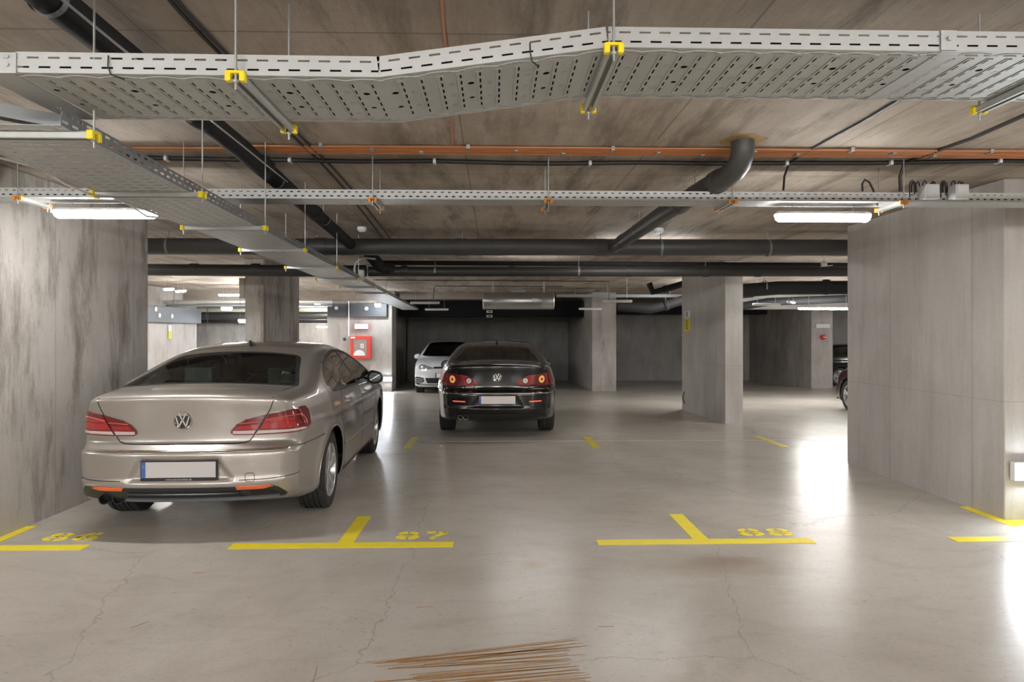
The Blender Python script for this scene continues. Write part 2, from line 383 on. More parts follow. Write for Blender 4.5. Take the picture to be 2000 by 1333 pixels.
# stencilled bay numbers
def stroke(pts, wd):
    out, inn = [], []
    n = len(pts)
    for i, p in enumerate(pts):
        a = pts[max(i-1, 0)]; b = pts[min(i+1, n-1)]
        dx, dy = b[0]-a[0], b[1]-a[1]; l = math.hypot(dx, dy) or 1
        out.append((p[0]-dy/l*wd/2, p[1]+dx/l*wd/2)); inn.append((p[0]+dy/l*wd/2, p[1]-dx/l*wd/2))
    return out + inn[::-1]
def earc(cx, cy, rx, ry, a0, a1, n=10):
    return [(cx+rx*math.cos(math.radians(a0+(a1-a0)*i/n)), cy+ry*math.sin(math.radians(a0+(a1-a0)*i/n))) for i in range(n+1)]
DIG = {
 '8': [earc(.5, .74, .30, .17, 100, 262), earc(.5, .74, .30, .17, 80, -82), earc(.5, .29, .36, .20, 98, 262), earc(.5, .29, .36, .20, 82, -82)],
 '6': [earc(.5, .29, .36, .20, 98, 262), earc(.5, .29, .36, .20, 82, -82), [(.14, .34), (.17, .52), (.26, .72), (.42, .90), (.52, .93)], [(.60, .93), (.78, .86)]],
 '7': [[(.10, .91), (.46, .91)], [(.54, .91), (.88, .91)], [(.86, .86), (.62, .55), (.48, .38)], [(.45, .30), (.36, .10), (.34, .03)]],
}
def number(txt, x0, x1, y0, y1, label):
    t = empty('bay_number', (x0, y0, 0), label, 'number', 'stencilled bay numbers')
    w = (x1-x0)/len(txt)
    for i, ch in enumerate(txt):
        m = MB()
        for st in DIG[ch]:
            pl = stroke([(p[0]*w*.92, p[1]*(y1-y0)) for p in st], .036)
            k = len(pl)//2
            for j in range(k-1):     # quads along the stroke
                q = [pl[j], pl[j+1], pl[2*k-2-j], pl[2*k-1-j]]
                m.prism(q, lambda u, v, ww, i=i: (u+i*w, v, .0006+ww), .0025)
        m.build('digit', 'yellow_paint', t)
a = P(1441, 1049); b = P(1549, 1033); number('88', a[0]+.03, a[0]+.47, a[1]+.01, b[1]-.0, 'yellow stencilled number 88 on the floor, right of centre')
a = P(770, 1056); b = P(868, 1040); number('87', a[0]-.01, a[0]+.41, a[1]+.02, b[1]+.01, 'yellow stencilled number 87 on the floor, centre left')
a = P(75, 1061); b = P(187, 1044); number('86', a[0]-.04, a[0]+.39, a[1]+.04, b[1]+.03, 'yellow stencilled number 86 on the floor, far left')
# rust scrapes near the camera: long thin streaks fanned across the floor
rm = MB(); rnd = random.Random(5)
def streakline(a, b, wd):
    a = P(*a); b = P(*b); n = 6; pts = []
    for i in range(n+1):
        t = i/n; pts.append((a[0]+(b[0]-a[0])*t, a[1]+(b[1]-a[1])*t, wd*(.25+.75*math.sin(PI*min(1, .12+t*.9))**.5 if t < .97 else .15)))
    for i in range(n):
        p, q = pts[i], pts[i+1]
        rm.prism([(p[0], p[1]-p[2]/2), (q[0], q[1]-q[2]/2), (q[0], q[1]+q[2]/2), (p[0], p[1]+p[2]/2)], lambda u, v, w_: (u, v, .0005+w_), .0012)
for i in range(30):
    if i < 15:
        t = i/14; y0 = 1293+14*t+rnd.uniform(-2, 2); y1 = 1247+42*t+rnd.uniform(-2, 2)
        x0 = 712+rnd.uniform(-6, 150)*(1 if i % 3 else .2); x1 = 1108+rnd.uniform(0, 18)+(rnd.random() < .2)*22
    else:
        t = (i-15)/14; y0 = 1322+42*t; y1 = 1290+46*t+rnd.uniform(-2, 2); x0 = 745+rnd.uniform(-30, 120); x1 = 1112+46*t+rnd.uniform(-8, 14)
    f = rnd.uniform(0, .12)
    streakline((x0+(x1-x0)*f, y0+(y1-y0)*f), (x1, y1), rnd.choice([.002, .003, .004, .007, .010]))
for a_, b_ in (((612, 1333), (620, 1301)), ((257, 1228), (292, 1214)), ((1168, 1225), (1200, 1225)), ((812, 1187), (848, 1186)), ((377, 1120), (402, 1120))):
    streakline(a_, b_, .007 if a_[0] < 700 else .003)
o = rm.build('rust_scrape', 'rust'); tag(o, 'fan of rusty brown scrape streaks on the floor at the bottom of the photo', 'stain', kind='stuff')
# ================================================================ cable trays
def band(m, T, v0, v1, u0, u1, holes):
    """solid band with rectangular holes (u ranges) between v0 and v1"""
    def q(a, b):
        if b-a > 1e-5: m.add([T(a, v0), T(b, v0), T(b, v1), T(a, v1)], [(0, 1, 2, 3)])
    c = u0
    for a, b in holes:
        a, b = max(a, u0), min(b, u1)
        if b <= a: continue
        q(c, a); c = b
    q(c, u1)
def holecell(m, T, u0, u1, v0, v1, r):
    cu, cv = (u0+u1)/2, (v0+v1)/2
    out = [(u0, v0), (cu, v0), (u1, v0), (u1, cv), (u1, v1), (cu, v1), (u0, v1), (u0, cv)]
    inn = [(cu+r*math.cos(a), cv+r*math.sin(a)) for a in [math.radians(225+45*i) for i in range(8)]]
    m.add([T(*p) for p in out]+[T(*p) for p in inn], [(i, (i+1) % 8, 8+(i+1) % 8, 8+i) for i in range(8)])
def slotrow(m, T, L, v, hgt, pitch, ln, ph):
    hs = []; u = ph-pitch
    while u < L: hs.append((u, u+ln)); u += pitch
    band(m, T, v, v+hgt, 0, L, hs)
def solid(m, T, v0, v1, L): band(m, T, v0, v1, 0, L, [])
def side_wall(m, T, L, h, pitch, ln=.56, sh=.006):
    rows = [h*.22, h*.68]
    solid(m, T, 0, rows[0], L); slotrow(m, T, L, rows[0], sh, pitch, pitch*ln, pitch*.1)
    solid(m, T, rows[0]+sh, rows[1], L); slotrow(m, T, L, rows[1], sh, pitch, pitch*ln, pitch*.55)
    solid(m, T, rows[1]+sh, h, L)
def base_plate(m, T, L, W, pitch, rich=True, wd=.006):
    e = [.014, .036]
    solid(m, T, 0, e[0], L); slotrow(m, T, L, e[0], .003, pitch, pitch*.55, 0)
    solid(m, T, e[0]+.003, e[1], L); slotrow(m, T, L, e[1], .004, pitch, pitch*.6, pitch*.5)
    solid(m, T, e[1]+.004, .056, L)
    v1 = W-.056
    solid(m, T, v1, W-e[1]-.004, L); slotrow(m, T, L, W-e[1]-.004, .004, pitch, pitch*.6, pitch*.5)
    solid(m, T, W-e[1], W-e[0]-.003, L); slotrow(m, T, L, W-e[0]-.003, .003, pitch, pitch*.55, 0)
    solid(m, T, W-e[0], W, L)
    TT = lambda a, b: T(b, a)          # swap axes for the cross slots
    n = int(L/pitch); mid0, mid1 = .056, v1; mw = mid1-mid0
    for i in range(n+1):
        ua = i*pitch; ub = min(L, ua+pitch-wd); uc = min(L, ua+pitch)
        if ua >= L: break
        k = i % 4
        if rich and ub-ua > pitch*.8:
            if k == 0: marks = [(mid0+mw*.28, .012), (mid0+mw*.68, .010)]
            else: marks = []
            if marks:
                c = mid0
                for cv, r in marks:
                    m.add([T(ua, c), T(ub, c), T(ub, cv-.02), T(ua, cv-.02)], [(0, 1, 2, 3)])
                    holecell(m, T, ua, ub, cv-.02, cv+.02, r); c = cv+.02
                m.add([T(ua, c), T(ub, c), T(ub, mid1), T(ua, mid1)], [(0, 1, 2, 3)])
            elif k in (1, 3):
                # small tab marks
                c = mid0; uu = (ua+ub)/2; s = .008 if k == 1 else .010
                vv = [.22, .52, .82] if k == 3 else [.30, .66]
                for f in vv:
                    for dv in (0, .014):
                        y0 = mid0+mw*f+dv
                        m.add([T(ua, c), T(ub, c), T(ub, y0), T(ua, y0)], [(0, 1, 2, 3)])
                        m.add([T(ua, y0), T(uu-s, y0), T(uu-s, y0+.003), T(ua, y0+.003)], [(0, 1, 2, 3)])
                        m.add([T(uu+s, y0), T(ub, y0), T(ub, y0+.003), T(uu+s, y0+.003)], [(0, 1, 2, 3)])
                        c = y0+.003
                m.add([T(ua, c), T(ub, c), T(ub, mid1), T(ua, mid1)], [(0, 1, 2, 3)])
            else: m.add([T(ua, mid0), T(ub, mid0), T(ub, mid1), T(ua, mid1)], [(0, 1, 2, 3)])
        else: m.add([T(ua, mid0), T(ub, mid0), T(ub, mid1), T(ua, mid1)], [(0, 1, 2, 3)])
        if uc > ub:
            nd = 6 if rich else 5; hs = [(mid0+mw*(j+.12)/nd, mid0+mw*(j+.74)/nd) for j in range(nd)]
            band(m, TT, ub, uc, mid0, mid1, hs)
def tray(label, pts, vdir, W, h, pitch, mats, rich=True, wd=.006, group=None, name='cable_tray', beads=False, ln=.56, sh=.006):
    """pts: points of the near/right bottom edge; vdir: unit vector across the tray"""
    t = empty(name, (0, 0, 0), label, 'cable tray', group)
    vd = Vector(vdir).normalized()
    for i in range(len(pts)-1):
        p, q = Vector(pts[i]), Vector(pts[i+1]); L = (q-p).length; ud = (q-p)/L
        up = ud.cross(vd).normalized()
        if up.z < 0: up = -up
        b = MB(); base_plate(b, lambda u, v: p+ud*u+vd*v, L, W, pitch, rich, wd); b.build('base_plate', mats[0], t, solid=.0015)
        for nm, o0 in (('side_wall', p), ('side_wall', p+vd*W)):
            s = MB(); side_wall(s, lambda u, v, o0=o0: o0+ud*u+up*v, L, h, pitch, ln, sh)
            sgn = 1 if o0 is p else -1
            s.add([o0+up*h, o0+ud*L+up*h, o0+ud*L+up*h+vd*.012*sgn, o0+up*h+vd*.012*sgn], [(0, 1, 2, 3)])
            s.build(nm, mats[1], t, solid=.0015)
        if beads:
            r = MB(); n = int(L/pitch)
            for j in range(n):
                u = j*pitch+pitch-.014
                a0 = p+ud*u+vd*.058-up*.0022; a1 = p+ud*u+vd*(W-.058)-up*.0022
                r.obox(a0, a1, .0035, .0035)
                r.obox(p+ud*(u-.004)+vd*.056-up*.0022, p+ud*(u+.020)+vd*.056-up*.0022, .0035, .0035)
                for vv in (.030, W-.030): r.obox(p+ud*(u-.028)+vd*vv-up*.002, p+ud*(u+.012)+vd*vv-up*.002, .003, .0035)
                if j % 2 == 0:
                    for vv, sg in ((.026, -1), (W-.026, 1)):
                        pa = [p+ud*(u+.055*s)+vd*(vv+sg*.013*(1-s*s))-up*.002 for s in (-1, -.5, 0, .5, 1)]
                        r.tube(pa, .0022, 4)
            r.build('stiffening_bead', mats[2], t)
    return t
def crossbar(label, p, q, cap, group, ztop=H, capname='yellow', rods=(1, 1), parent=None, w=.041, hh=.022, fancy=True):
    """strut channel under a tray from p to q with end caps and threaded rods to the ceiling"""
    t = empty('tray_crossbar', (0, 0, 0), label, 'crossbar', group)
    p, q = Vector(p), Vector(q); d = (q-p).normalized(); r = d.cross(Vector((0, 0, 1))).normalized(); up = Vector((0, 0, 1))
    c = MB()
    c.obox(p+up*(hh/2), q+up*(hh/2), w, .002)
    for s in (-1, 1):
        c.obox(p+r*s*(w/2-.001), q+r*s*(w/2-.001), .002, hh)
        c.obox(p+r*s*(w/2-.006)-up*(hh/2), q+r*s*(w/2-.006)-up*(hh/2), .012, .002)
    c.build('channel', 'galv' if fancy else 'galv_lite', t)
    for e, dd in ((p, -d), (q, d)):
        m = MB(); a, b = e-dd*.016, e+dd*.008
        for s in (-1, 1): m.obox(a+r*s*(w/2+.001), b+r*s*(w/2+.001), .018, hh+.010)
        m.obox(a+up*(hh/2+.001), b+up*(hh/2+.001), w+.012, .010)
        m.build('end_cap', cap, t, bevel=.004)
    for e, dd, on in ((p, -d, rods[0]), (q, d, rods[1])):
        if not on: continue
        m = MB(); e2 = e-dd*.004
        m.tube([e2-up*.04, Vector((e2.x, e2.y, ztop))], .0042, 6)
        m.tube([e2-up*(hh/2+.008), e2-up*(hh/2)], .010, 6)
        m.build('threaded_rod', 'rod', t)
    return t

MT = ('galv', 'galv_lite', 'galv_lite')
YA = 2.10; WA = .45
zl = px(400, 145, Y=YA).z; zr = px(1500, 95, Y=YA).z
xs = [px(30, 143, Y=YA).x, px(741, 143, Y=YA).x, px(1188, 97, Y=YA).x]
ptsA = [(xs[0], YA, zl), (xs[1], YA, zl-.003), (xs[2], YA, zr), (xs[2]+1.0, YA+.003, zr), (6.0, YA+.01, zr+.01)]
trayA = tray('wide perforated steel tray with a raised bend, nearest across the top', ptsA, (0, 1, 0), WA, .062, .0625, MT, beads=True, group='perforated cable trays')
c = MB()
c.box(xs[0]-.12, xs[0]+.005, YA-.005, YA-.002, zl-.004, zl+.058); c.box(xs[0]-.12, xs[0]-.008, YA, YA+WA, zl-.002, zl)
for k in (.02, .045): c.tube([(xs[0]-.02, YA-.003, zl+k), (xs[0]-.02, YA-.010, zl+k)], .006, 8)
c.tube([(xs[0]-.03, YA-.003, zl+.045), (xs[0]-.03, YA-.010, zl+.045)], .006, 8)
c.build('coupling_plate', 'galv_lite', trayA)
xc = px(1852, 75, Y=YA).x
c = MB(); c.box(xc-.025, xc+.025, YA-.004, YA-.002, zr, zr+.062); c.tube([(xc, YA-.004, zr+.035), (xc, YA-.013, zr+.035)], .008, 8)
c.box(xc-.02, xc+.05, YA, YA+WA, zr-.003, zr-.001); c.build('coupling_plate', 'galv_lite', trayA)
for xx, yy in ((213, 135), (1035, 95)):
    a = px(xx, yy, Y=YA)
    base = zl if xx < 600 else px(xx, 118, Y=YA).z
    m = MB(); m.tube([(a.x, YA-.004, base+.052), (a.x+.001, YA-.008, base+.02), (a.x+.006, YA-.004, base-.004), (a.x+.03, YA+.03, base-.008)], .0022, 6)
    m.build('cable_tie', 'black', trayA)
GA = 'crossbars under the wide trays'
b1 = px(462, 152, Y=YA-.02); crossbar('yellow-capped crossbar under the nearest tray, left of centre', (b1.x, YA-.03, zl-.016), (b1.x, YA+WA+.06, zl-.016), 'yellow_cap', GA)
b2 = px(1198, 92, Y=YA-.02); crossbar('yellow-capped crossbar under the nearest tray, where its slope ends', (b2.x, YA-.03, zr-.016), (b2.x, YA+WA+.09, zr-.016), 'yellow_cap', GA)
b3 = px(1911, 203, Y=YA+WA+.07); crossbar('yellow-capped crossbar under the nearest tray, at the right edge', (b3.x, YA-.03, zr-.014), (b3.x, YA+WA+.07, zr-.014), 'yellow_cap', GA)
# tray B: long one running into the depth
ZBt = 2.20
r1, r2 = px(384, 382, Z=ZBt), px(655, 522, Z=ZBt); dB = (r2-r1).normalized(); vB = Vector((-dB.y, dB.x, 0))
def RB(Y): return r1+dB*((Y-r1.y)/dB.y)
WB = .46
pB = [RB(2.33), RB(4.8), RB(8.0), RB(13.0), RB(20.2)]
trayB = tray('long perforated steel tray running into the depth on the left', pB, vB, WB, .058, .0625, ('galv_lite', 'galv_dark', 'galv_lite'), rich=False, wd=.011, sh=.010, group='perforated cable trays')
ords = ['nearest', 'second', 'third', 'fourth', 'fifth', 'sixth', 'seventh', 'eighth', 'ninth']
for i, (x, y) in enumerate(((172, 266), (387, 381), (512, 446), (591, 489), (654, 523), (697, 546), (730, 562), (752, 573))):
    e = px(x, y, Z=ZBt-.012)
    lp = 'yellow-capped crossbar under the long deep tray, %s from the camera' % ords[i]
    p = Vector((e.x, e.y, ZBt-.013))
    crossbar(lp, p+Vector((.025, 0, 0)), p-Vector((WB+.05, 0, 0)), 'yellow_cap', 'crossbars under the long deep tray', rods=(1, 0 if i in (1,) else 1), fancy=(i < 2))
# tray C: narrower one running across in front of the pillars
YC = 4.80; WC = .22; zc = px(1000, 390, Y=YC).z
trayC = tray('narrow perforated steel tray crossing in front of both concrete pillars', [(-7.5, YC, zc), (-1.2, YC, zc), (2.4, YC, zc), (9.5, YC, zc)], (0, 1, 0), WC, .064, .05,
             ('galv', 'galv_lite', 'galv_lite'), rich=False, wd=.002, group='perforated cable trays', ln=.42, sh=.009)
for (x, y), lb in (((36, 388), 'by the left lamp'), ((728, 393), 'left of centre'), ((1071, 393), 'in the middle'), ((1431, 392), 'below the drooping pipe elbow'), ((1764, 391), 'beside the junction boxes')):
    e = px(x, y, Y=YC-.02)
    crossbar('orange-capped crossbar under the narrow tray, ' + lb, (e.x, YC-.03, zc-.013), (e.x+(.0), YC+WC+.07, zc-.013), 'orange_cap', 'orange-capped crossbars')
# grey trunking meeting the long tray at the upper left
a = px(-60, 205, Z=2.31); b = px(158, 247, Z=2.27)
m = MB(); m.obox(a, b, .05, .045); m.obox(a-Vector((0, 0, .024)), b-Vector((0, 0, .024)), .056, .004)
tag(m.build('cable_trunking', 'galv_dark'), 'short grey steel trunking at the upper left edge', 'trunking')
# cables lying in the trays
def cable(path, r, mat, label, group=None, name='cable', cat='cable', seg=6):
    o = MB().tube(path, r, seg).build(name, mat, smooth=True); return tag(o, label, cat, group)
for j in range(8):
    v = .05+.048*j
    pa = [Vector((p[0], YA+v, p[2]+.024)) for p in ptsA]
    cable(pa, .0195, 'cable', 'thick dark cable lying inside the nearest wide tray', 'cables in the nearest tray')
for j in range(7):
    v = .06+.052*j
    cable([p+vB*v+Vector((0, 0, .024)) for p in [RB(3.0)]+pB[1:]], .019, 'cable', 'thick dark cable lying inside the long deep tray', 'cables in the long tray')
for _j in range(3): cable([(-7.4, YC+.05+.06*_j, zc+.026), (9.4, YC+.05+.06*_j, zc+.026)], .024, 'cable', 'thick dark cable lying inside the narrow tray', 'cables in the narrow tray')
# ================================================================ pipes
def pipe(name, path, r, mat, label, sockets=(), group=None, sr=1.14, seg=28, sl=.11):
    m = MB().tube(path, r, seg); o = m.build(name, mat, smooth=True, angle=50); tag(o, label, 'pipe', group)
    for s in sockets:
        p, d = Vector(s[0]), Vector(s[1]).normalized()
        k = MB(); k.tube([p-d*sl/2, p-d*(sl/2-.012), p+d*(sl/2-.012), p+d*sl/2], r, seg, radii=[r*1.05, r*sr, r*sr, r*1.05])
        k.build('socket', mat, o, smooth=True, angle=50)
    return o
def clamp(o, p, r, d, z=H):
    p, d = Vector(p), Vector(d).normalized()
    k = MB(); k.tube([p-d*.014, p+d*.014], r*1.05, 24, cap=False); k.tube([p+Vector((0, 0, r)), Vector((p.x, p.y, z))], .005, 6)
    k.build('pipe_clamp', 'galv_dark', o)
zp = px(1000, 483, Y=8.3).z
bx = [px(x, 480, Y=8.3).x for x in (612, 735, 900, 1163, 1290)]
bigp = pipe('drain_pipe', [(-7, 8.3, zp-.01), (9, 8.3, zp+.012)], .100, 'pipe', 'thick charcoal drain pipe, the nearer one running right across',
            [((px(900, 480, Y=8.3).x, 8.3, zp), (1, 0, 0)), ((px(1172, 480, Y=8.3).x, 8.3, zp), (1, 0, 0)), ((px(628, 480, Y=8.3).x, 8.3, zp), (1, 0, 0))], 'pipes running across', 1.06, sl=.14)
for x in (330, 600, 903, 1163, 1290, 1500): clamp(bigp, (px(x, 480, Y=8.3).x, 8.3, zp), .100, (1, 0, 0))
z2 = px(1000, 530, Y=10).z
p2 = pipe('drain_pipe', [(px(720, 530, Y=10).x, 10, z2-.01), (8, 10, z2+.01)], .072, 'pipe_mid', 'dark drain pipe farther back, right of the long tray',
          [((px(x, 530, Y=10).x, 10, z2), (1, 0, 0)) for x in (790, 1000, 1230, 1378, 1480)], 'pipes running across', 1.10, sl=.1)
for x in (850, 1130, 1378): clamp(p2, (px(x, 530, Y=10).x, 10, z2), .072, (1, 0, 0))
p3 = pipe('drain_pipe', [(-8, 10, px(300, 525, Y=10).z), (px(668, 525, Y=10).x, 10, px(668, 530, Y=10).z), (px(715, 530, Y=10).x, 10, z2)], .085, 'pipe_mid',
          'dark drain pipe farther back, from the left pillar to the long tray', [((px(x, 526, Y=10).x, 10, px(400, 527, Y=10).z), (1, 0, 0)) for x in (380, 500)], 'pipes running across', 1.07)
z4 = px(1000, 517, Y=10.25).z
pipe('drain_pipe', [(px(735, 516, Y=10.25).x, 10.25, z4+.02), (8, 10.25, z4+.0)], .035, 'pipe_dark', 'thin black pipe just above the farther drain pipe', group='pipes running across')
# black fitting where the farther pipe turns up to the ceiling
e = px(735, 512, Y=9.9)
pipe('pipe_elbow', [(e.x+.22, 10.0, z2+.02), (e.x+.05, 9.9, z2+.06), (e.x-.02, 9.75, z2+.16), (e.x-.15, 9.6, H)], .085, 'pipe_dark', 'black pipe elbow rising to the ceiling beside the long tray',
     [((e.x+.12, 9.95, z2+.04), (1, .1, -.3))])
# diagonal pipes under the ceiling
pd = pipe('waste_pipe', [(-1.40, -1.5, 2.67), (-1.515, 2.52, 2.645), (-1.55, 4.2, 2.635), (-1.67, 6.84, 2.60), (-1.72, 8.25, 2.57)], .062, 'pipe_dark',
          'black waste pipe running into the depth under the ceiling, left', [((-1.535, 3.6, 2.638), (-.03, 1, 0)), ((-1.56, 4.65, 2.63), (-.04, 1, 0)), ((-1.64, 6.3, 2.605), (-.04, 1, 0))], 'pipes along the ceiling')
for y in (1.9, 2.35, 3.25, 5.0, 6.6): clamp(pd, (-1.5-.03*(y-2), y, 2.642-.008*(y-2)), .062, (-.03, 1, 0))
m = MB(); m.tube([(-1.30, -1.4, 2.61), (-1.42, 2.6, 2.59), (-1.47, 4.9, 2.58)], .005, 6); m.build('wire', 'galv_lite', pd)
el = [Vector((1.61, 4.38, H+.02)), Vector((1.61, 4.38, 2.70)), Vector((1.61, 4.39, 2.66)), Vector((1.608, 4.43, 2.615)), Vector((1.60, 4.50, 2.585)), Vector((1.59, 4.60, 2.572)), Vector((1.56, 4.95, 2.57)),
      Vector((1.50, 6.05, 2.565)), Vector((1.45, 8.22, 2.545))]
pe = pipe('waste_pipe', el, .074, 'pipe', 'charcoal waste pipe with an elbow dropping from the ceiling, right of centre',
          [((1.575, 4.78, 2.571), (-.05, 1, 0)), ((1.53, 5.55, 2.568), (-.05, 1, 0)), ((1.465, 7.7, 2.549), (-.03, 1, 0))], 'pipes along the ceiling', 1.13)
for y in (5.2, 6.9): clamp(pe, (1.55-.04*(y-5), y, 2.565), .074, (-.04, 1, 0))
m = MB(); rr = random.Random(3)
pl = [(1.61+(.115+.05*rr.random())*math.cos(a), 4.38+(.115+.05*rr.random())*math.sin(a)) for a in [2*PI*i/22 for i in range(22)]]
m.prism(pl, lambda u, v, w_: (u, v, H-.004+w_), .004)
tag(m.build('foam_seal', flat('ochre foam seal', (.30, .19, .07), .9, var=.4, scale=30)), 'ochre foam ring where the elbow pipe meets the ceiling', 'seal')
# far right dark pipes
Z5 = px(1560, 560, Y=13).z
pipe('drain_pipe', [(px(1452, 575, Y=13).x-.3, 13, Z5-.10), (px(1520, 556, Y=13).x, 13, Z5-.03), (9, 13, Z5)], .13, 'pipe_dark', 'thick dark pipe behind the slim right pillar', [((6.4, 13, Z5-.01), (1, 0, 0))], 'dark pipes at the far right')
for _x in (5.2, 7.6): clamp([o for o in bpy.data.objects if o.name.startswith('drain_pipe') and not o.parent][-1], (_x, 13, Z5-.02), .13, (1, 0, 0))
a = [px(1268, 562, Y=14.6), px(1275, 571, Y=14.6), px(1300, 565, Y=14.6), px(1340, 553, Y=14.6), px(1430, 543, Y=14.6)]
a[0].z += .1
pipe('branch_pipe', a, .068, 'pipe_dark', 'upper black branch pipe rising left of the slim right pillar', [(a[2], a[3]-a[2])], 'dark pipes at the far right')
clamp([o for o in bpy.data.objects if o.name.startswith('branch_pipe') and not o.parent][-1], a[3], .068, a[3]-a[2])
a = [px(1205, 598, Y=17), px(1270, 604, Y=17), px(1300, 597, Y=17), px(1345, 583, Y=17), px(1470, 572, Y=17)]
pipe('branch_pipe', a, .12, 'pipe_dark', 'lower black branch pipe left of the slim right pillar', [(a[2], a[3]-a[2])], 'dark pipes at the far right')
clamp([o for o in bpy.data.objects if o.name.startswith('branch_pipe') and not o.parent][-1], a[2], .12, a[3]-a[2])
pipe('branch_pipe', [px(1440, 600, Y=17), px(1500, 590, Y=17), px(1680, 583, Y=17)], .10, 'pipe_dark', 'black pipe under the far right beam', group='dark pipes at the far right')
# far left pipe runs
for i, (y, r, mt, D, lb) in enumerate(((590, .05, 'galv', 18.8, 'grey conduit'), (597, .035, 'galv_dark', 18.9, 'dark grey conduit'), (606, .07, 'beige', 22.4, 'pale lagged pipe'), (617, .13, 'pipe', 22.6, 'thick dark pipe'), (628, .05, 'pipe_dark', 22.3, 'slim black pipe'))):
    x0, x1 = px(296 if i < 2 else 370, y, Y=D).x, px(648, y, Y=D).x
    pipe('service_pipe', [(max(x0-1, -8.95) if i < 2 else x0-1, D, px(400, y, Y=D).z), (x1, D, px(600, y, Y=D).z)], r, mt, lb + ' crossing the far left area', group='far left pipe runs', seg=14)
    _o = [o for o in bpy.data.objects if o.name.startswith('service_pipe') and not o.parent][-1]
    for _x in (x0+.6, x0+2.4): clamp(_o, (_x, D, px(430, y, Y=D).z), r, (1, 0, 0))
# ventilation
vz = px(1000, 588, Y=16).z; x0, x1 = px(943, 588, Y=16).x, px(1082, 588, Y=16).x
fan = empty('jet_fan', ((x0+x1)/2, 16, vz), 'silver cylindrical ventilation fan hanging in the far middle', 'fan')
m = MB(); L = x1-x0
m.lathe([(.0, 0), (.185, 0), (.20, .02), (.20, .3), (.203, .305), (.20, .31), (.20, L-.3), (.203, L-.295), (.20, L-.29), (.20, L-.02), (.185, L), (.0, L)], (-L/2, 0, 0), 'x', 40)
m.build('casing', 'silver_duct', fan, smooth=True)
MB().box(-.17, .17, -.10, .10, .19, .25).build('terminal_box', 'grey_plastic', fan, bevel=.01)
MB().box(.3, .44, -.215, -.190, -.01, .05).build('name_plate', 'white_plastic', fan)
for s in (-1, 1): MB().box(s*.6-.02, s*.6+.02, -.02, .02, .15, H-vz).build('bracket', 'rod', fan)
dz0, dz1 = px(900, 619, Y=22.4).z, px(900, 588, Y=22.4).z  # two plain black boxes below the far ceiling
tag(MB().box(px(778, 600, Y=22.4).x, 2.96, 22.4, 23.2, dz0, dz1).build('black_box', 'box_black'), 'black box above the dark far bays, behind the fan', 'duct', 'black boxes')
tag(MB().box(3.71, 9.5, 23.5, 24.2, px(1250, 614, Y=23.5).z, px(1250, 598, Y=23.5).z).build('black_box', 'box_black'), 'black box on the back wall, right of the middle bay wall', 'duct', 'black boxes')
for k, (y, lb) in enumerate(((609, 'upper'), (618, 'lower'))):
    p = px(956, y, Y=20.5)
    t = MB().box(p.x-.09, p.x+.09, 20.5, 20.54, p.z-.04, p.z+.04).build('hanging_sign', 'grey_plastic', bevel=.01)
    tag(t, lb + ' of the two small grey plates hanging below the fan', 'sign', 'plates below the fan')
    MB().box(p.x-.04, p.x+.05, 20.495, 20.499, p.z-.02, p.z+.02).build('print', 'board', t)
    MB().box(p.x-.003, p.x+.003, 20.51, 20.52, p.z+.04, H if k == 0 else p.z+.055).build('wire', 'black', t)
# dark grey panels with round studs
def panel(x0, x1, y0, y1, z0, z1, mat, label, studs):
    t = tag(MB().box(x0, x1, y0, y1, z0, z1).build('wall_panel', mat, bevel=.005), label, 'panel', 'dark grey panels above the walls')
    for s in studs:
        m = MB()
        if s[0] == 'y': m.lathe([(0, 0), (.055, 0), (.055, .02), (0, .02)], (s[1], y0-.02, s[2]), 'y', 16)
        else: m.lathe([(0, 0), (.06, 0), (.06, .02), (0, .02)], (x1, s[1], s[2]), 'x', 16)
        m.build('stud', 'white_plastic', t)
    return t
Yp = 20.45; za, zb = px(700, 619, Y=Yp).z, px(700, 593, Y=Yp).z
panel(px(640, 600, Y=Yp).x, px(680, 600, Y=Yp).x-.02, Yp, 20.59, za, zb, 'board', 'dark grey panel with one stud above the hose cabinet wall, left half', [('y', px(657, 602, Y=Yp).x, px(657, 602, Y=Yp).z)])
panel(px(682, 600, Y=Yp).x+.02, px(755, 600, Y=Yp).x, Yp, 20.59, za, zb, 'board', 'dark grey panel with one stud above the hose cabinet wall, right half', [('y', px(716, 603, Y=Yp).x, px(716, 603, Y=Yp).z)])
panel(-8.98, -8.86, 15.4, 20.9, 1.80, 2.24, 'board_lite', 'long mid grey panel above the lobby wall with the yellow sign', [('x', 18.3, 1.98), ('x', 19.0, 1.98), ('x', 18.1, 2.14)])
# ================================================================ cables on the ceiling
def cy(y): return 1.25*FOC/(HOR-y)
for j in range(7):
    Yo = 4.53+.028*j; xs0 = -3.4 if j in (2, 3) else px(480+10*j, 290, Y=4.6).x
    pa = []; rr = random.Random(j); x = xs0
    while x < 6.5: pa.append((x, Yo+rr.uniform(-.007, .007)+(.02 if x < -2 else 0), H-.013)); x += .45
    cable(pa, .0070, 'cable_orange', 'orange ceiling cable, %s from the camera in the flat bundle' % ords[j], 'orange ceiling cables')
for k, x in enumerate(range(640, 2000, 92)):
    p = px(x, 300, Z=H-.02); y = 4.52+.17*(k*.37 % 1)
    tag(MB().box(p.x-.012, p.x+.012, y-.03, y+.03, H-.027, H-.001).build('cable_clip', 'rod'), 'small steel clip on the orange cables, %s from the left' % (ords+['tenth','eleventh','twelfth','thirteenth','fourteenth','fifteenth','sixteenth'])[k], 'clip', 'clips on the orange cables')
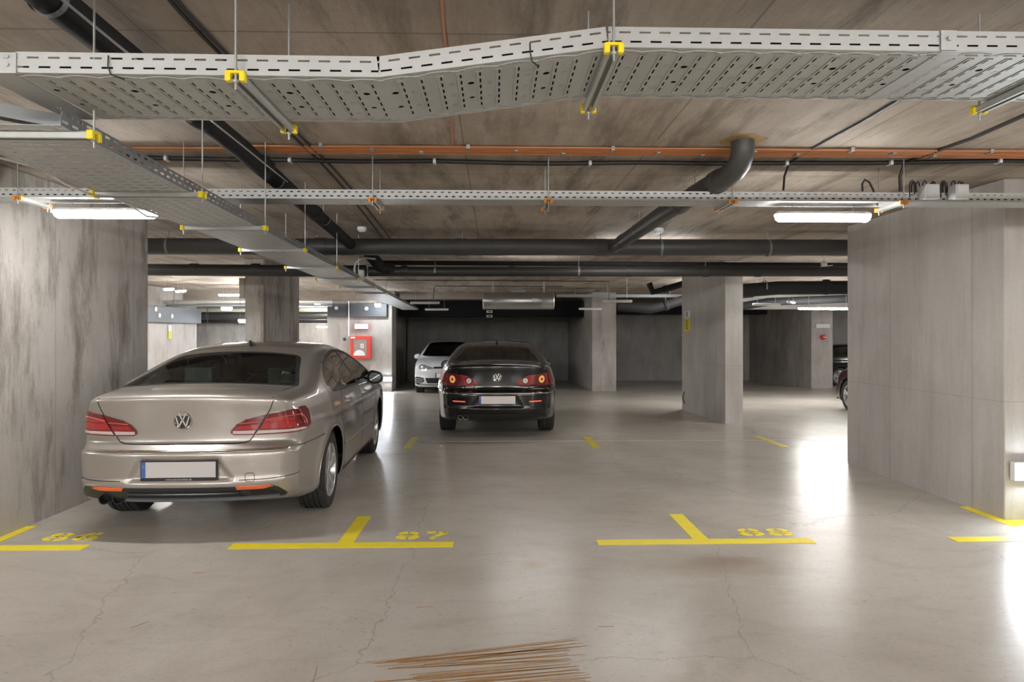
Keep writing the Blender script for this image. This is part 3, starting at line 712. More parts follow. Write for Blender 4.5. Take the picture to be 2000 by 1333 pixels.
cable([px(840, -260, Z=H-.01), px(860, -20, Z=H-.01), px(867, 60, Z=H-.01), px(876, 150, Z=H-.01), px(884, 282, Z=H-.01)], .006, 'cable_orange', 'thin orange cable running from the top edge to the orange bundle')
cable([px(x, y, Z=H-.016) for x, y in ((-60, 309), (150, 309), (300, 309), (440, 312), (560, 313), (700, 316), (849, 315), (1000, 319), (1080, 320), (1250, 318), (1400, 320), (1535, 319), (1700, 319), (1860, 316), (1950, 314), (2080, 316))], .015, 'cable', 'black cable clipped across the ceiling behind the orange ones')
for ki, (x, y) in enumerate(((326, 309), (567, 313), (849, 315), (1152, 319), (1535, 319), (1738, 318), (1950, 314))):
    p = px(x, y, Z=H-.016); tag(MB().box(p.x-.010, p.x+.010, p.y-.03, p.y+.03, H-.036, H-.001).build('cable_clip', 'white_plastic'), 'small white clip on the black ceiling cable, %s from the left' % ords[ki], 'clip', 'white clips on the black cable')
for k, off in enumerate((0, 14)):
    cable([px(x+off, y, Z=H-.012) for x, y in ((150, -230), (315, -20), (350, 22), (390, 65), (432, 108), (500, 190), (560, 255), (628, 320), (675, 372), (720, 430), (748, 466))], .008, 'cable',
          'black cable running diagonally from the top edge to the smoke detector, %s of two' % ('left', 'right')[k], 'pair of diagonal black cables')
cable([px(1790, 165, Z=H-.01), px(1755, 196, Z=H-.01), px(1680, 240, Z=H-.01), px(1610, 278, Z=H-.01), px(1560, 306, Z=H-.01), px(1540, 322, Z=H-.012), px(1532, 345, Y=4.90), px(1530, 372, Y=4.90)], .0085, 'cable', 'black cable dropping into the narrow tray, right of the pipe elbow')
cable([px(2060, 200, Z=H-.01), px(2000, 226, Z=H-.01), px(1900, 270, Z=H-.01), px(1800, 305, Z=H-.01), px(1767, 318, Z=H-.012), px(1758, 345, Y=4.90), px(1759, 374, Y=4.90)], .012, 'cable', 'black cable dropping into the narrow tray, left of the junction boxes')
cable([px(x, y, Y=4.86) for x, y in ((1685, 374), (1684, 360), (1689, 351), (1698, 356), (1706, 372), (1711, 392), (1714, 402))], .008, 'cable', 'black cable looped above the narrow tray beside the right lamp')
cable([px(x, y, Y=4.9) for x, y in ((100, 415), (97, 395), (103, 380), (112, 372))], .005, 'white_plastic', 'thin white cable feeding the left lamp')
cable([RB(y)+vB*(WB+.01)+Vector((0, 0, .02*math.sin(y*9)-.005)) for y in (2.6, 2.8, 3.0, 3.2, 3.4, 3.6, 3.8, 4.0, 4.3)], .006, 'white_plastic', 'white cable wandering along the edge of the long tray')
# junction boxes with cable loops
for i, (xx, lb, xl) in enumerate(((1812, 'left of the pair', (1781, 1788, 1799, 1806, 1825, 1831)), (1869, 'right of the pair', (1842, 1848, 1853, 1862, 1878, 1886)))):
    p = px(xx, 376, Y=4.76)
    t = tag(MB().box(p.x-.048, p.x+.048, 4.70, 4.79, p.z-.048, p.z+.048).build('junction_box', 'grey_plastic', bevel=.006), 'grey junction box on the narrow tray, ' + lb, 'box', 'junction boxes on the tray')
    MB().box(p.x-.04, p.x+.04, 4.694, 4.701, p.z-.04, p.z+.04).build('lid', 'grey_plastic', t, bevel=.004)
    m = MB(); m.obox((p.x-.05, 4.72, p.z-.052), (p.x+.05, 4.72, p.z-.052), .03, .008); m.build('sealing_strip', 'white_plastic', t)
    for j, x in enumerate(xl):
        q = px(x, 356, Y=4.80); w_ = .016; rr = random.Random(j+i*9)
        yv = 4.80+.02*(j % 3)
        pts = [(q.x-w_, yv, zc+.03), (q.x-w_, yv, q.z-.02), (q.x-w_*.6, yv, q.z), (q.x+.002, yv, q.z+.008+.006*rr.random()), (q.x+w_*.7, yv, q.z-.002), (q.x+w_, yv, q.z-.025), (q.x+w_*1.2, yv, zc+.05)]
        MB().tube(pts, .0055, 6).build('cable_loop', 'cable', t, smooth=True)
# ================================================================ lamps
def lamp(label, x, y, Y, L, mat, rod=True, group='tube lamps hanging from the ceiling', r=.036, rz=0, light=True, zc_=None, X=None, ztop=H):
    p = px(x, y, Y=Y) if X is None else Vector((X, Y, zc_))
    t = empty('tube_lamp', p, label, 'lamp', group, rz)
    m = MB(); n = 12; prof = []
    # housing (top half) and bowl diffuser (bottom half)
    hs = MB(); df = MB()
    def ring(f0, f1, n, sx, rr_, sz=1.0): return [(sx, rr_*math.cos(f0+(f1-f0)*i/n), rr_*sz*math.sin(f0+(f1-f0)*i/n)) for i in range(n+1)]
    def half(mb, f0, f1, sz):
        st = [(-L/2, r*.35), (-L/2+.012, r*.8), (-L/2+.03, r), (L/2-.03, r), (L/2-.012, r*.8), (L/2, r*.35)]
        k = [ring(f0, f1, 8, s, q, sz) for s, q in st]
        vs = [v for rg in k for v in rg]; fs = []
        for a_ in range(5):
            for b_ in range(8): fs.append((a_*9+b_, a_*9+b_+1, (a_+1)*9+b_+1, (a_+1)*9+b_))
        fs.append(tuple(range(9))); fs.append(tuple(45+i for i in range(9)))
        for a_ in range(5): fs.append((a_*9, a_*9+8, (a_+1)*9+8, (a_+1)*9))
        mb.add(vs, fs)
    half(df, -PI, 0, 1.15); half(hs, 0, PI, .55)
    df.build('diffuser', mat, t, smooth=True); h_ = hs.build('housing', 'white_plastic', t, smooth=True)
    h_.location = (0, 0, .001)
    for s in (-.32, .32):
        MB().tube([(s*L, 0, r*.5), (s*L, 0, ztop-p.z)], .003, 5).build('hanger', 'rod', t)
    return t
lamp('lit tube lamp at the upper left, in front of the left pillar', 207, 413, 4.93, .725, 'lamp_near', ztop=zc, r=.046)
lamp('lit tube lamp at the upper right, beside the right pillar', 1607, 420, 4.93, .705, 'lamp_near', ztop=zc, r=.046)
lamp('lit tube lamp in front of the far right wall end', 1616, 602, 16.2, 1.42, 'lamp_on')
lamp('unlit lamp over the white hatchback, upper of two', 830, 591, 16.5, .72, 'lamp_off')
lamp('unlit lamp over the white hatchback, lower of two', 853, 604, 19, .66, 'lamp_off')
lamp('unlit lamp by the middle bay wall, upper of two', 1206, 588, 15.5, .68, 'lamp_off')
lamp('unlit lamp by the middle bay wall, lower of two', 1153, 603, 19, .66, 'lamp_off')
lamp('unlit lamp behind the slim right pillar', 1497, 594, 15.6, .68, 'lamp_off', rz=.1)
lamp('unlit tilted lamp behind the slim right pillar, farther right', 1545, 590, 15.4, .55, 'lamp_off', rz=.9)
GL = 'lit lamps in the far left area'
lamp('lit lamp under the left ceiling, nearer of two side by side', 330, 564, 14.8, .30, 'lamp_on', group=GL, rz=-.5)
lamp('lit lamp under the left ceiling, farther of two side by side', 353, 568, 16.4, .34, 'lamp_on', group=GL, rz=-.5)
lamp('lit square-looking lamp left of the slim left pillar, upper', 443, 601, 19.2, .30, 'lamp_cool', group=GL, r=.07)
lamp('lit square-looking lamp left of the slim left pillar, lower', 474, 625, 21.6, .26, 'lamp_cool', group=GL, r=.08)
lamp('small round lit lamp right of the slim left pillar', 620, 594, 21.8, .16, 'lamp_on', group=GL, r=.07)
lamp('lit tube lamp right of the slim left pillar', 633, 638, 23.5, .52, 'lamp_on', group=GL)
lamp('bright lamp on the panel above the hose cabinet', 738, 594, 19.9, .18, 'lamp_cool', group=GL, r=.08)
# unseen lamps added for even light, over the driving lane and the side bays
GB = 'added lane lamps behind the camera'
for i, (X, Y) in enumerate(((-3.2, -1.6), (.0, -2.6), (3.2, -1.6), (-6.5, -.8), (6.5, -.8), (-3, -4.8), (3, -4.8), (0, -7))):
    lamp('added lit tube lamp over the driving lane behind the camera', 0, 0, Y, 1.25, 'added_lamp_on', group=GB, X=X, zc_=2.45, r=.045)
for i, (X, Y, lb) in enumerate(((-8, 3.6, 'left of the left pillar'), (8, 3.6, 'right of the right pillar'), (-6.2, 9.6, 'in the bays behind the left pillar'), (7.4, 9.6, 'in the bays behind the right pillar'),
        (9.2, 14.0, 'over the dark red car'), (-10, 14.0, 'before the lobby wall'), (-6.4, 17.6, 'beside the lobby wall'), (-6.4, 24.6, 'behind the hose cabinet wall'), (-13, 8, 'in the far left bays'), (13, 8, 'in the far right bays'), (14.5, 20, 'over the black car by the far right wall'))):
    lamp('added lit tube lamp ' + lb, 0, 0, Y, 1.25, 'added_lamp_on', group='added lamps of the side bays', X=X, zc_=2.50)
for X, lb in ((2.0, 'middle'),):  # weak lamps added out of sight to lift the far area
    lamp('added lit tube lamp tucked behind the nearer drain pipe, ' + lb, 0, 0, 9.05, 1.25, 'added_lamp_weak', group='added lamps behind the drain pipes', X=X, zc_=2.655)
for X, lb in ((.6, 'left'), (5.4, 'right')):
    lamp('added lit tube lamp tucked behind the farther drain pipe, ' + lb, 0, 0, 10.75, 1.25, 'added_lamp_weak', group='added lamps behind the drain pipes', X=X, zc_=2.53)
lamp('added lit tube lamp behind the slim right pillar', 0, 0, 15.85, 1.25, 'added_lamp_on', group='added lamps of the side bays', X=5.05, zc_=2.60, rz=math.radians(72))  # this and the next are added, hidden, to brighten the far bays
lamp('added lit tube lamp behind the slim left pillar', 0, 0, 16.2, 1.25, 'added_lamp_on', group='added lamps of the side bays', X=-5.62, zc_=2.50, rz=math.radians(-70))
# ================================================================ small fittings
def disc(name, p, r, h, mat, label, cat, group=None):
    m = MB(); m.lathe([(0, 0), (r*.6, 0), (r, h*.35), (r, h), (0, h)], (p[0], p[1], p[2]-h), 'z', 20)
    return tag(m.build(name, mat, smooth=True), label, cat, group)
disc('smoke_detector', (px(707, 460, Y=8.05).x, 8.05, H), .055, .055, 'white_plastic', 'white smoke detector on the ceiling, left of the middle', 'smoke detector', 'smoke detectors')
disc('smoke_detector', (px(1286, 457, Y=8.05).x, 8.05, H), .060, .06, 'white_plastic', 'white smoke detector on the ceiling, right of the sloping pipe', 'smoke detector', 'smoke detectors')
p = px(1616, 517, Y=9.7); t = MB(); t.lathe([(0, 0), (.035, 0), (.045, .03), (.03, .06), (0, .06)], (p.x-.05, p.y, p.z-.02), 'z', 14); t.obox((p.x-.09, p.y, p.z-.03), (p.x+.07, p.y, p.z-.012), .05, .01)
t.tube([(p.x-.05, p.y, p.z+.03), (p.x-.05, p.y, H)], .006, 6)
tag(t.build('ceiling_sensor', 'white_plastic'), 'small white sensor hanging before the dark pipes, upper right', 'sensor')
# conduit arch and box by the long tray
a = [px(x, y, Y=8.9) for x, y in ((694, 540), (692, 527), (694, 515), (702, 507), (716, 504), (733, 506))]
cable(a, .014, 'grey_plastic', 'grey flexible conduit arching over the edge of the long tray', None, 'conduit', 'conduit', 10)
p = px(706, 537, Y=8.9); tag(MB().box(p.x-.035, p.x+.035, 8.86, 8.94, p.z-.07, p.z+.06).build('terminal_box', 'grey_plastic', bevel=.008), 'small grey box at the foot of the arching conduit', 'box')
# thin conduits between the far lamps
cable([px(730, 547, Z=H-.03), px(1190, 550, Z=H-.03), px(1190, 556, Y=15.6), px(1190, 586, Y=15.6)], .010, 'cable', 'thin dark conduit under the far ceiling, left of the middle bay wall', 'far thin conduits', 'conduit', 'conduit')
cable([px(846, 590, Y=16.4), px(848, 563, Y=16.4), px(852, 559, Z=H-.03), px(1100, 560, Z=H-.03)], .010, 'cable', 'thin dark conduit rising over the unlit lamps and the fan', 'far thin conduits', 'conduit', 'conduit')
tr = MB(); zq = px(1200, 581, Y=18.5).z; tr.box(1.7, 5.3, 18.5, 18.7, zq, zq+.08)
tr.box(2.2, 2.22, 18.55, 18.57, zq, H); tr.box(4.8, 4.82, 18.55, 18.57, zq, H)
tag(tr.build('cable_trunking', 'galv_dark'), 'far grey trunking running right from the ventilation fan', 'trunking')
# beige cabinet on the slim left pillar
x0, x1 = px(468, 560, Y=11.6).x, px(482, 560, Y=11.6).x
cb = tag(MB().box(x0-.02, -4.19, 11.62, 12.0, px(475, 583, Y=11.6).z, px(475, 543, Y=11.6).z).build('wall_cabinet', 'beige', bevel=.006), 'beige cabinet high on the slim left pillar', 'cabinet')
MB().box(x0-.005, -4.205, 11.605, 11.62, px(475, 581, Y=11.6).z, px(475, 545, Y=11.6).z).build('door', 'beige', cb, bevel=.003)
# yellow pillar signs
def ysign(x, y0, ym, y1, Y=None, X=None, w_=.13, label='', txt='0'):
    p = px(x, ym, Y=Y); t = empty('pillar_sign', (p.x, Y, 0), label, 'sign', 'yellow and white pillar signs')
    z0, zm, z1 = px(x, y1, Y=Y).z, px(x, ym, Y=Y).z, px(x, y0, Y=Y).z
    MB().box(-w_/2, w_/2, -.012, 0, z0, zm).build('yellow_panel', 'sign_yellow', t)
    MB().box(-w_/2, w_/2, -.012, 0, zm+.002, z1).build('white_panel', 'white_plastic', t)
    MT4 = Matrix.Translation((0, -.014, (zm+z1)/2)) @ Matrix.Rotation(PI/2, 4, 'X')
    text_mesh(txt, (z1-zm)*.9, 'sign_text', 'digit', t, MT4)
    for k in range(5):
        zz = z0+(zm-z0)*(.16+.15*k); MB().box(-w_*.22, w_*.22, -.0145, -.0125, zz, zz+(zm-z0)*.06).build('print_line', 'sign_text', t)
    return t
# the sign on the right pillar faces the side bay: it is fixed to the pillar's left face near its far end
s = ysign(1342, 608, 622, 647, Y=11.59, label='yellow and white sign on the slim right pillar', w_=.15)
s.rotation_euler = (0, 0, -PI/2); s.location = (3.955, px(1342, 620, X=3.955).y-.02, 0)
kk = px(1342, 620, X=3.955).y/11.59
for ch in [c_ for c_ in bpy.data.objects if c_.parent == s]:
    ch.scale = (2.6, 1, 1); ch.location.z = 0
# scale heights about the eye level so the sign keeps its size at its real distance
for ch in [c_ for c_ in bpy.data.objects if c_.parent == s]:
    me = ch.data
    for v in me.vertices: v.co.z = 1.5+(v.co.z-1.5)*kk
s2 = ysign(331, 636, 646, 662, Y=18.4, label='yellow and white sign on the lobby wall, left of the silver car roof', w_=.16)
s2.rotation_euler = (0, 0, PI/2); pz = px(331, 650, X=-8.99); s2.location = (-8.985, pz.y, 0)
for ch in [c_ for c_ in bpy.data.objects if c_.parent == s2]:
    for v in ch.data.vertices: v.co.z = 1.5+(v.co.z-1.5)*pz.y/18.4
# hose cabinet
Yk = 20.42; x0, x1 = px(684, 680, Y=Yk).x, px(724, 680, Y=Yk).x; z0, z1 = px(700, 701, Y=Yk).z, px(700, 657, Y=Yk).z
hc = empty('hose_cabinet', ((x0+x1)/2, Yk, z0), 'red fire hose cabinet with a glass front on the left bay wall', 'fire cabinet')
W2, HH = (x1-x0)/2, z1-z0
m = MB(); m.box(-W2, W2, .03, .17, 0, HH); m.build('body', 'red_box', hc, bevel=.01)
m = MB(); f = .09
m.box(-W2, -W2+f, 0, .03, 0, HH); m.box(W2-f*1.3, W2, 0, .03, 0, HH); m.box(-W2+f, W2-f*1.3, 0, .03, 0, f); m.box(-W2+f, W2-f*1.3, 0, .03, HH-f, HH)
m.build('door', 'red_box', hc, bevel=.005)
MB().box(-W2+f, W2-f*1.3, .018, .026, f, HH-f).build('window', flat('smoked cabinet glass', (.33, .27, .24), .15), hc)
m = MB(); m.prism([(.0+.17*math.cos(a_)-.04, f+.17*math.sin(a_)) for a_ in [PI*i/14 for i in range(15)]], lambda u, v, w_: (u, .012+w_*0.5, v), .012); m.build('hose_reel', 'white_plastic', hc)
MB().box(-.0, .09, .010, .016, HH*.47, HH*.66).build('symbol_plate', 'white_plastic', hc)
m = MB(); m.box(.02, .07, .006, .0095, HH*.50, HH*.54); m.box(.02, .035, .006, .0095, HH*.55, HH*.63); m.box(.05, .07, .006, .0095, HH*.57, HH*.63); m.build('symbol', 'red_box', hc)
MB().box(-W2+.02, -W2+.14, -.004, 0, HH-.07, HH-.02).build('sticker', 'white_plastic', hc)
# lit emergency sign above it
Ye = 20.50; p = px(706, 638, Y=Ye); es = empty('exit_sign', p, 'lit white emergency sign with red border above the hose cabinet', 'sign')
MB().box(-.21, .21, 0, .06, -.075, .075).build('frame', 'red_box', es)
MB().box(-.19, .19, -.01, 0, -.058, .058).build('panel', flat('lit sign panel', (.9, .88, .88), .5, emit=(.95, .9, 1.0), est=2.2, var=0), es)
for k, t_ in enumerate((-.12, -.07, -.02, .03, .10)): MB().box(t_-.017, t_+.017, -.013, -.0105, -.03, .03).build('letter', flat('faint pink print', (.8, .45, .5), .6, emit=(1, .75, .8), est=1.1, var=0), es)
p = px(672, 663, Y=20.54); m = MB(); m.lathe([(0, 0), (.03, 0), (.05, .05), (0, .05)], (p.x, p.y, p.z), 'y', 16)
tag(m.build('push_button', flat('dark blue plastic', (.04, .05, .12), .3)), 'small dark blue round fitting left of the hose cabinet', 'button')
p = px(681, 600, Y=20.4); tag(MB().box(p.x-.015, p.x+.015, 20.40, 20.42, px(681, 657, Y=20.4).z, H).build('conduit', 'white_plastic'), 'white vertical conduit between the two dark grey panels', 'conduit')
# low emergency lights
def lowlight(x, y, Y, w_, h_, label, wz=0):
    p = px(x, y, Y=Y); t = empty('emergency_light', (p.x, Y, p.z), label, 'lamp', 'low wall lights', wz)
    MB().box(-w_/2, w_/2, 0, .05, -h_/2, h_/2).build('housing', 'white_plastic', t, bevel=.004)
    MB().box(-w_/2+.02, w_/2-.012, -.012, 0, -h_/2+.012, h_/2-.012).build('diffuser', 'lamp_cool', t); return t
lowlight(757, 741, 20.54, .26, .13, 'low lit wall light under the hose cabinet wall end, by the mirror')
lowlight(2018, 922, 5.31, .30, .145, 'low lit wall light on the front of the right pillar')
# fittings on the far right wall end
p = px(1609, 637, Y=21.8); tag(MB().box(p.x-.24, p.x+.22, 21.82, 21.89, p.z-.07, p.z+.07).build('emergency_light', 'white_plastic', bevel=.01), 'unlit white emergency light on the far right wall end', 'lamp', 'low wall lights')
p = px(1609, 659, Y=21.8); t = MB(); t.lathe([(0, 0), (.07, 0), (.085, .04), (.085, .1), (0, .1)], (p.x, 21.79, p.z), 'y', 18)
t = tag(t.build('fire_alarm', 'red_box', smooth=True), 'red fire alarm sounder on the far right wall end', 'alarm'); MB().box(p.x-.02, p.x+.07, 21.77, 21.785, p.z-.015, p.z+.015).build('label_strip', 'white_plastic', t)
cable([px(x, y, Y=13.9) for x, y in ((1337, 766), (1334, 772), (1334, 780), (1337, 789))], .012, 'cable', 'short black cable loop low on the slim right pillar')
# ================================================================ cars
def paint(name, col, metal, rough, coat=1.0):
    m, nt, b = new_mat(name)
    fl_ = noise(nt, mapping(nt, (1, 1, 1)), 900, 2, .5)
    mx = mixc(nt, tuple(c*.93 for c in col), tuple(min(1, c*1.07) for c in col), fl_.outputs['Fac'])
    nt.links.new(mx, b.inputs['Base Color'])
    b.inputs['Metallic'].default_value = metal; b.inputs['Roughness'].default_value = rough
    b.inputs['Coat Weight'].default_value = coat; b.inputs['Coat Roughness'].default_value = .03
    return m
M['silver_paint'] = paint('champagne silver paint', (.42, .385, .35), .65, .36)
M['black_paint'] = paint('gloss black paint', (.004, .004, .005), .0, .2, .6)
M['white_paint'] = paint('white paint', (.55, .56, .58), 0, .35)
M['red_paint'] = paint('dark red paint', (.035, .006, .010), .3, .3)
M['chrome'] = flat('chrome', (.78, .77, .75), .10, 1.0, var=.02)
M['mirror_dark'] = flat('dark mirror glass', (.10, .11, .12), .06, .9, var=.02)
M['alloy'] = flat('silver alloy', (.62, .62, .62), .28, .75, var=.03)
M['tyre'] = flat('tyre rubber', (.040, .038, .036), .75, var=.15, spec=.3)
M['trim'] = flat('satin black trim', (.022, .022, .023), .35)
M['gap'] = flat('dark panel gap', (.012, .011, .010), .8)
M['interior'] = flat('dark cabin lining', (.030, .029, .028), .9)
M['seat'] = flat('dark seat cloth', (.045, .043, .042), .85)
M['lens_red'] = flat('red lamp lens', (.17, .004, .008), .10, coat=1, var=.15, scale=14)
M['lens_red2'] = flat('bright red lamp lens', (.34, .010, .012), .15, coat=1, emit=(1, .04, .03), est=.004, var=.35, scale=26)
M['lens_dark'] = flat('deep red lamp lens', (.16, .004, .010), .12, coat=1, var=.15)
M['lens_highlight'] = flat('painted lens highlight', (.80, .16, .12), .12, coat=1, var=.2, scale=30)  # pale red that paints a highlight into the tail lamp lens
M['lens_clear'] = flat('pink white lamp lens', (.62, .50, .49), .2, coat=1, var=.06)
M['lens_amber'] = flat('amber lamp lens', (.80, .42, .12), .15, coat=1, emit=(1, .6, .15), est=.02, var=.2, scale=40)
M['lens_white'] = flat('white lamp lens', (.85, .80, .80), .15, coat=1)
M['lens_smoke'] = flat('smoked headlamp', (.16, .165, .17), .1, coat=1, var=.4, scale=14)
M['reflector'] = flat('orange red reflector', (.75, .13, .03), .25, coat=.5)
def glass(name, tint, refl=.9):
    m = bpy.data.materials.new(name); m.use_nodes = True; nt = m.node_tree; nt.nodes.clear()
    out = N(nt, 'ShaderNodeOutputMaterial'); tr = N(nt, 'ShaderNodeBsdfTransparent'); tr.inputs[0].default_value = (*tint, 1)
    gl = N(nt, 'ShaderNodeBsdfGlossy'); gl.inputs['Roughness'].default_value = .02; gl.inputs[0].default_value = (refl,)*3+(1,)
    fr = N(nt, 'ShaderNodeFresnel'); fr.inputs[0].default_value = 1.5; mx = N(nt, 'ShaderNodeMixShader')
    nt.links.new(fr.outputs[0], mx.inputs[0]); nt.links.new(tr.outputs[0], mx.inputs[1]); nt.links.new(gl.outputs[0], mx.inputs[2]); nt.links.new(mx.outputs[0], out.inputs[0])
    return m
M['glass'] = glass('green tinted glass', (.74, .92, .85))
M['glass_side'] = glass('tinted side glass', (.58, .68, .64))
M['glass_dark'] = glass('dark tinted glass', (.16, .17, .17))

def catmull(pts, closed=True, sub=6):
    out = []; n = len(pts)
    for i in range(n if closed else n-1):
        p0, p1, p2, p3 = [pts[(i+k) % n] if closed else pts[min(max(i+k, 0), n-1)] for k in (-1, 0, 1, 2)]
        for s in range(sub):
            t = s/sub
            out.append(tuple(.5*((2*p1[j])+(-p0[j]+p2[j])*t+(2*p0[j]-5*p1[j]+4*p2[j]-p3[j])*t*t+(-p0[j]+3*p1[j]-3*p2[j]+p3[j])*t**3) for j in (0, 1)))
    if not closed: out.append(tuple(pts[-1]))
    return out
def sstep(a, b, x):
    t = np.clip((x-a)/(b-a), 0, 1); return t*t*(3-2*t)
def in_poly(u, v, poly):
    poly = np.array(poly); n = len(poly); ins = np.zeros(u.shape, bool)
    for i in range(n):
        a, b = poly[i], poly[(i+1) % n]
        c = ((a[1] > v) != (b[1] > v)) & (u < (b[0]-a[0])*(v-a[1])/((b[1]-a[1]) or 1e-12)+a[0])
        ins ^= c
    return ins
def seg_dist(u, v, poly):
    poly = np.array(poly); n = len(poly); d = np.full(u.shape, 9.)
    for i in range(n):
        a, b = poly[i], poly[(i+1) % n]; ab = b-a; l2 = (ab**2).sum() or 1e-12
        t = np.clip(((u-a[0])*ab[0]+(v-a[1])*ab[1])/l2, 0, 1)
        d = np.minimum(d, (u-a[0]-t*ab[0])**2+(v-a[1]-t*ab[1])**2)
    return np.sqrt(d)

class Car:
    def __init__(s, spec):
        s.S = spec; s.L = spec['L']
        prof = catmull(spec['profile'], True, 5)
        s.gy = np.arange(-.5, s.L+.5, .0125); s.gz = np.arange(-.2, 1.9, .0125)
        Y, Z = np.meshgrid(s.gy, s.gz, indexing='ij')
        s.G = np.where(in_poly(Y, Z, prof), -1, 1)*seg_dist(Y, Z, prof)
    def P(s, y, z):
        fy = np.clip((y-s.gy[0])/.0125, 0, len(s.gy)-1.001); fz = np.clip((z-s.gz[0])/.0125, 0, len(s.gz)-1.001)
        i = fy.astype(int); j = fz.astype(int); a = fy-i; b = fz-j; G = s.G
        return G[i, j]*(1-a)*(1-b)+G[i+1, j]*a*(1-b)+G[i, j+1]*(1-a)*b+G[i+1, j+1]*a*b
    def f(s, x, y, z):
        S = s.S; ax = np.abs(x)
        wr = 1-sstep(.0, 1.5, y); wf = sstep(s.L-1.5, s.L, y)
        r = S['rear_bow'][0]*(ax/.9)**2+S['rear_bow'][1]*(ax/.9)**6
        q = S['front_bow'][0]*(ax/.9)**2+S['front_bow'][1]*(ax/.9)**5
        dent = 0
        if 'dent' in S:
            z0, z1, xa, xb, dp = S['dent']
            hw = xb+(xa-xb)*np.clip((z-z0)/(z1-z0), 0, 1)
            dent = dp*(1-sstep(-.012, .012, ax-hw))*sstep(z0-.012, z0+.012, z)*(1-sstep(z1-.012, z1+.012, z))*(y < 1)
        yp = y-r*wr+q*wf-dent
        c = S['crown'][0]*sstep(.55, .95, z)+(S['crown'][1]-S['crown'][0])*sstep(1.0, 1.3, z)
        c = c*sstep(.5, .8, z)
        zp = z+c*ax**2
        W0 = np.interp(y, S['plan'][0], S['plan'][1]); g = np.interp(z, S['sect'][0], S['sect'][1])
        wdt = W0*g-S.get('taper', .05)*(1-sstep(.3, 1.8, y))*sstep(1.0, 1.3, z)
        # wheel arch flares
        for yc in S['axles']:
            rr = np.sqrt((y-yc)**2+(z-.33)**2); wdt = wdt+.012*np.exp(-((rr-.40)/.05)**2)*(z < .9)
        # body side crease
        wdt = wdt+.008*np.exp(-((z-S['crease'])/.03)**2)
        a = ax-wdt; b = s.P(yp, zp); k = S['k']
        h = np.maximum(k-np.abs(a-b), 0); return np.maximum(a, b)+h*h/(4*k)
    def root(s, O, D, t0, t1, n=48):
        """first surface hit from outside along rays (arrays)"""
        ts = np.linspace(t0, t1, n); lo = np.full(len(O), t0); hi = np.full(len(O), t1); done = np.zeros(len(O), bool)
        for k in range(1, n):
            p = O+D*ts[k]; ins = s.f(p[:, 0], p[:, 1], p[:, 2]) < 0
            new = ins & ~done; lo[new] = ts[k-1]; hi[new] = ts[k]; done |= ins
        for _ in range(14):
            m = (lo+hi)/2; p = O+D*m[:, None]; ins = s.f(p[:, 0], p[:, 1], p[:, 2]) < 0
            hi = np.where(ins, m, hi); lo = np.where(ins, lo, m)
        return O+D*((lo+hi)/2)[:, None]
    def normal(s, p):
        e = .004; g = np.zeros_like(p)
        for i in range(3):
            q = p.copy(); q[:, i] += e; r = p.copy(); r[:, i] -= e
            g[:, i] = s.f(q[:, 0], q[:, 1], q[:, 2])-s.f(r[:, 0], r[:, 1], r[:, 2])
        return g/np.maximum(np.linalg.norm(g, axis=1), 1e-9)[:, None]
    def proj(s, kind, uv):
        uv = np.array(uv, float); n = len(uv); O = np.zeros((n, 3)); D = np.zeros((n, 3))
        if kind in ('right', 'left'):
            sg = 1 if kind == 'right' else -1
            O[:, 0] = 1.15*sg; O[:, 1] = uv[:, 0]; O[:, 2] = uv[:, 1]; D[:, 0] = -sg
            return s.root(O, D, 0, 1.1, 60)
        if kind == 'top':
            O[:, 0] = uv[:, 0]; O[:, 1] = uv[:, 1]; O[:, 2] = 1.7; D[:, 2] = -1
            return s.root(O, D, 0, 1.2, 60)
        if kind in ('rear', 'front'):
            th = np.arctan(uv[:, 0]/.9); cy_, sg = (1.0, -1) if kind == 'rear' else (s.L-1.0, 1)
            dx, dy = np.sin(th), np.cos(th)*sg
            O[:, 0] = dx*1.5; O[:, 1] = cy_+dy*1.5; O[:, 2] = uv[:, 1]; D[:, 0] = -dx; D[:, 1] = -dy
            return s.root(O, D, 0, 1.3, 90)
    def patch(s, kind, poly, mat, name, parent, off=.004, thick=.012, cell=.03, smooth=True):
        bm = bmesh.new(); vs = [bm.verts.new((u, v, 0)) for u, v in poly]
        bm.faces.new(vs); bmesh.ops.triangulate(bm, faces=bm.faces[:], ngon_method='EAR_CLIP')
        us = [p[0] for p in poly]; ws = [p[1] for p in poly]
        for ax, lo, hi in ((0, min(us), max(us)), (1, min(ws), max(ws))):
            c = math.ceil(lo/cell)*cell
            while c < hi:
                co = (c, 0, 0) if ax == 0 else (0, c, 0); no = (1, 0, 0) if ax == 0 else (0, 1, 0)
                bmesh.ops.bisect_plane(bm, geom=bm.verts[:]+bm.edges[:]+bm.faces[:], plane_co=co, plane_no=no, dist=1e-5); c += cell
        bmesh.ops.remove_doubles(bm, verts=bm.verts[:], dist=1e-5)
        bm.verts.ensure_lookup_table()
        p = s.proj(kind, [(v.co.x, v.co.y) for v in bm.verts]); n = s.normal(p)
        for v, a, b in zip(bm.verts, p, n): v.co = Vector(a+b*off)
        nm = {v.index: Vector(b) for v, b in zip(bm.verts, n)}
        bm.verts.index_update()
        be = [e for e in bm.edges if e.is_boundary]
        if thick:
            src = {}
            for e in be:
                for v in e.verts: src[v] = nm.get(v.index, Vector((0, 0, 1)))
            dup_ = {v: bm.verts.new(v.co-src[v]*thick) for v in src}
            for e in be:
                a, b = e.verts
                try: bm.faces.new((a, b, dup_[b], dup_[a]))
                except ValueError: pass
        bmesh.ops.recalc_face_normals(bm, faces=bm.faces)
        me = bpy.data.meshes.new(name); bm.to_mesh(me); bm.free()
        # make the outside face outwards
        me.materials.append(M[mat] if isinstance(mat, str) else mat)
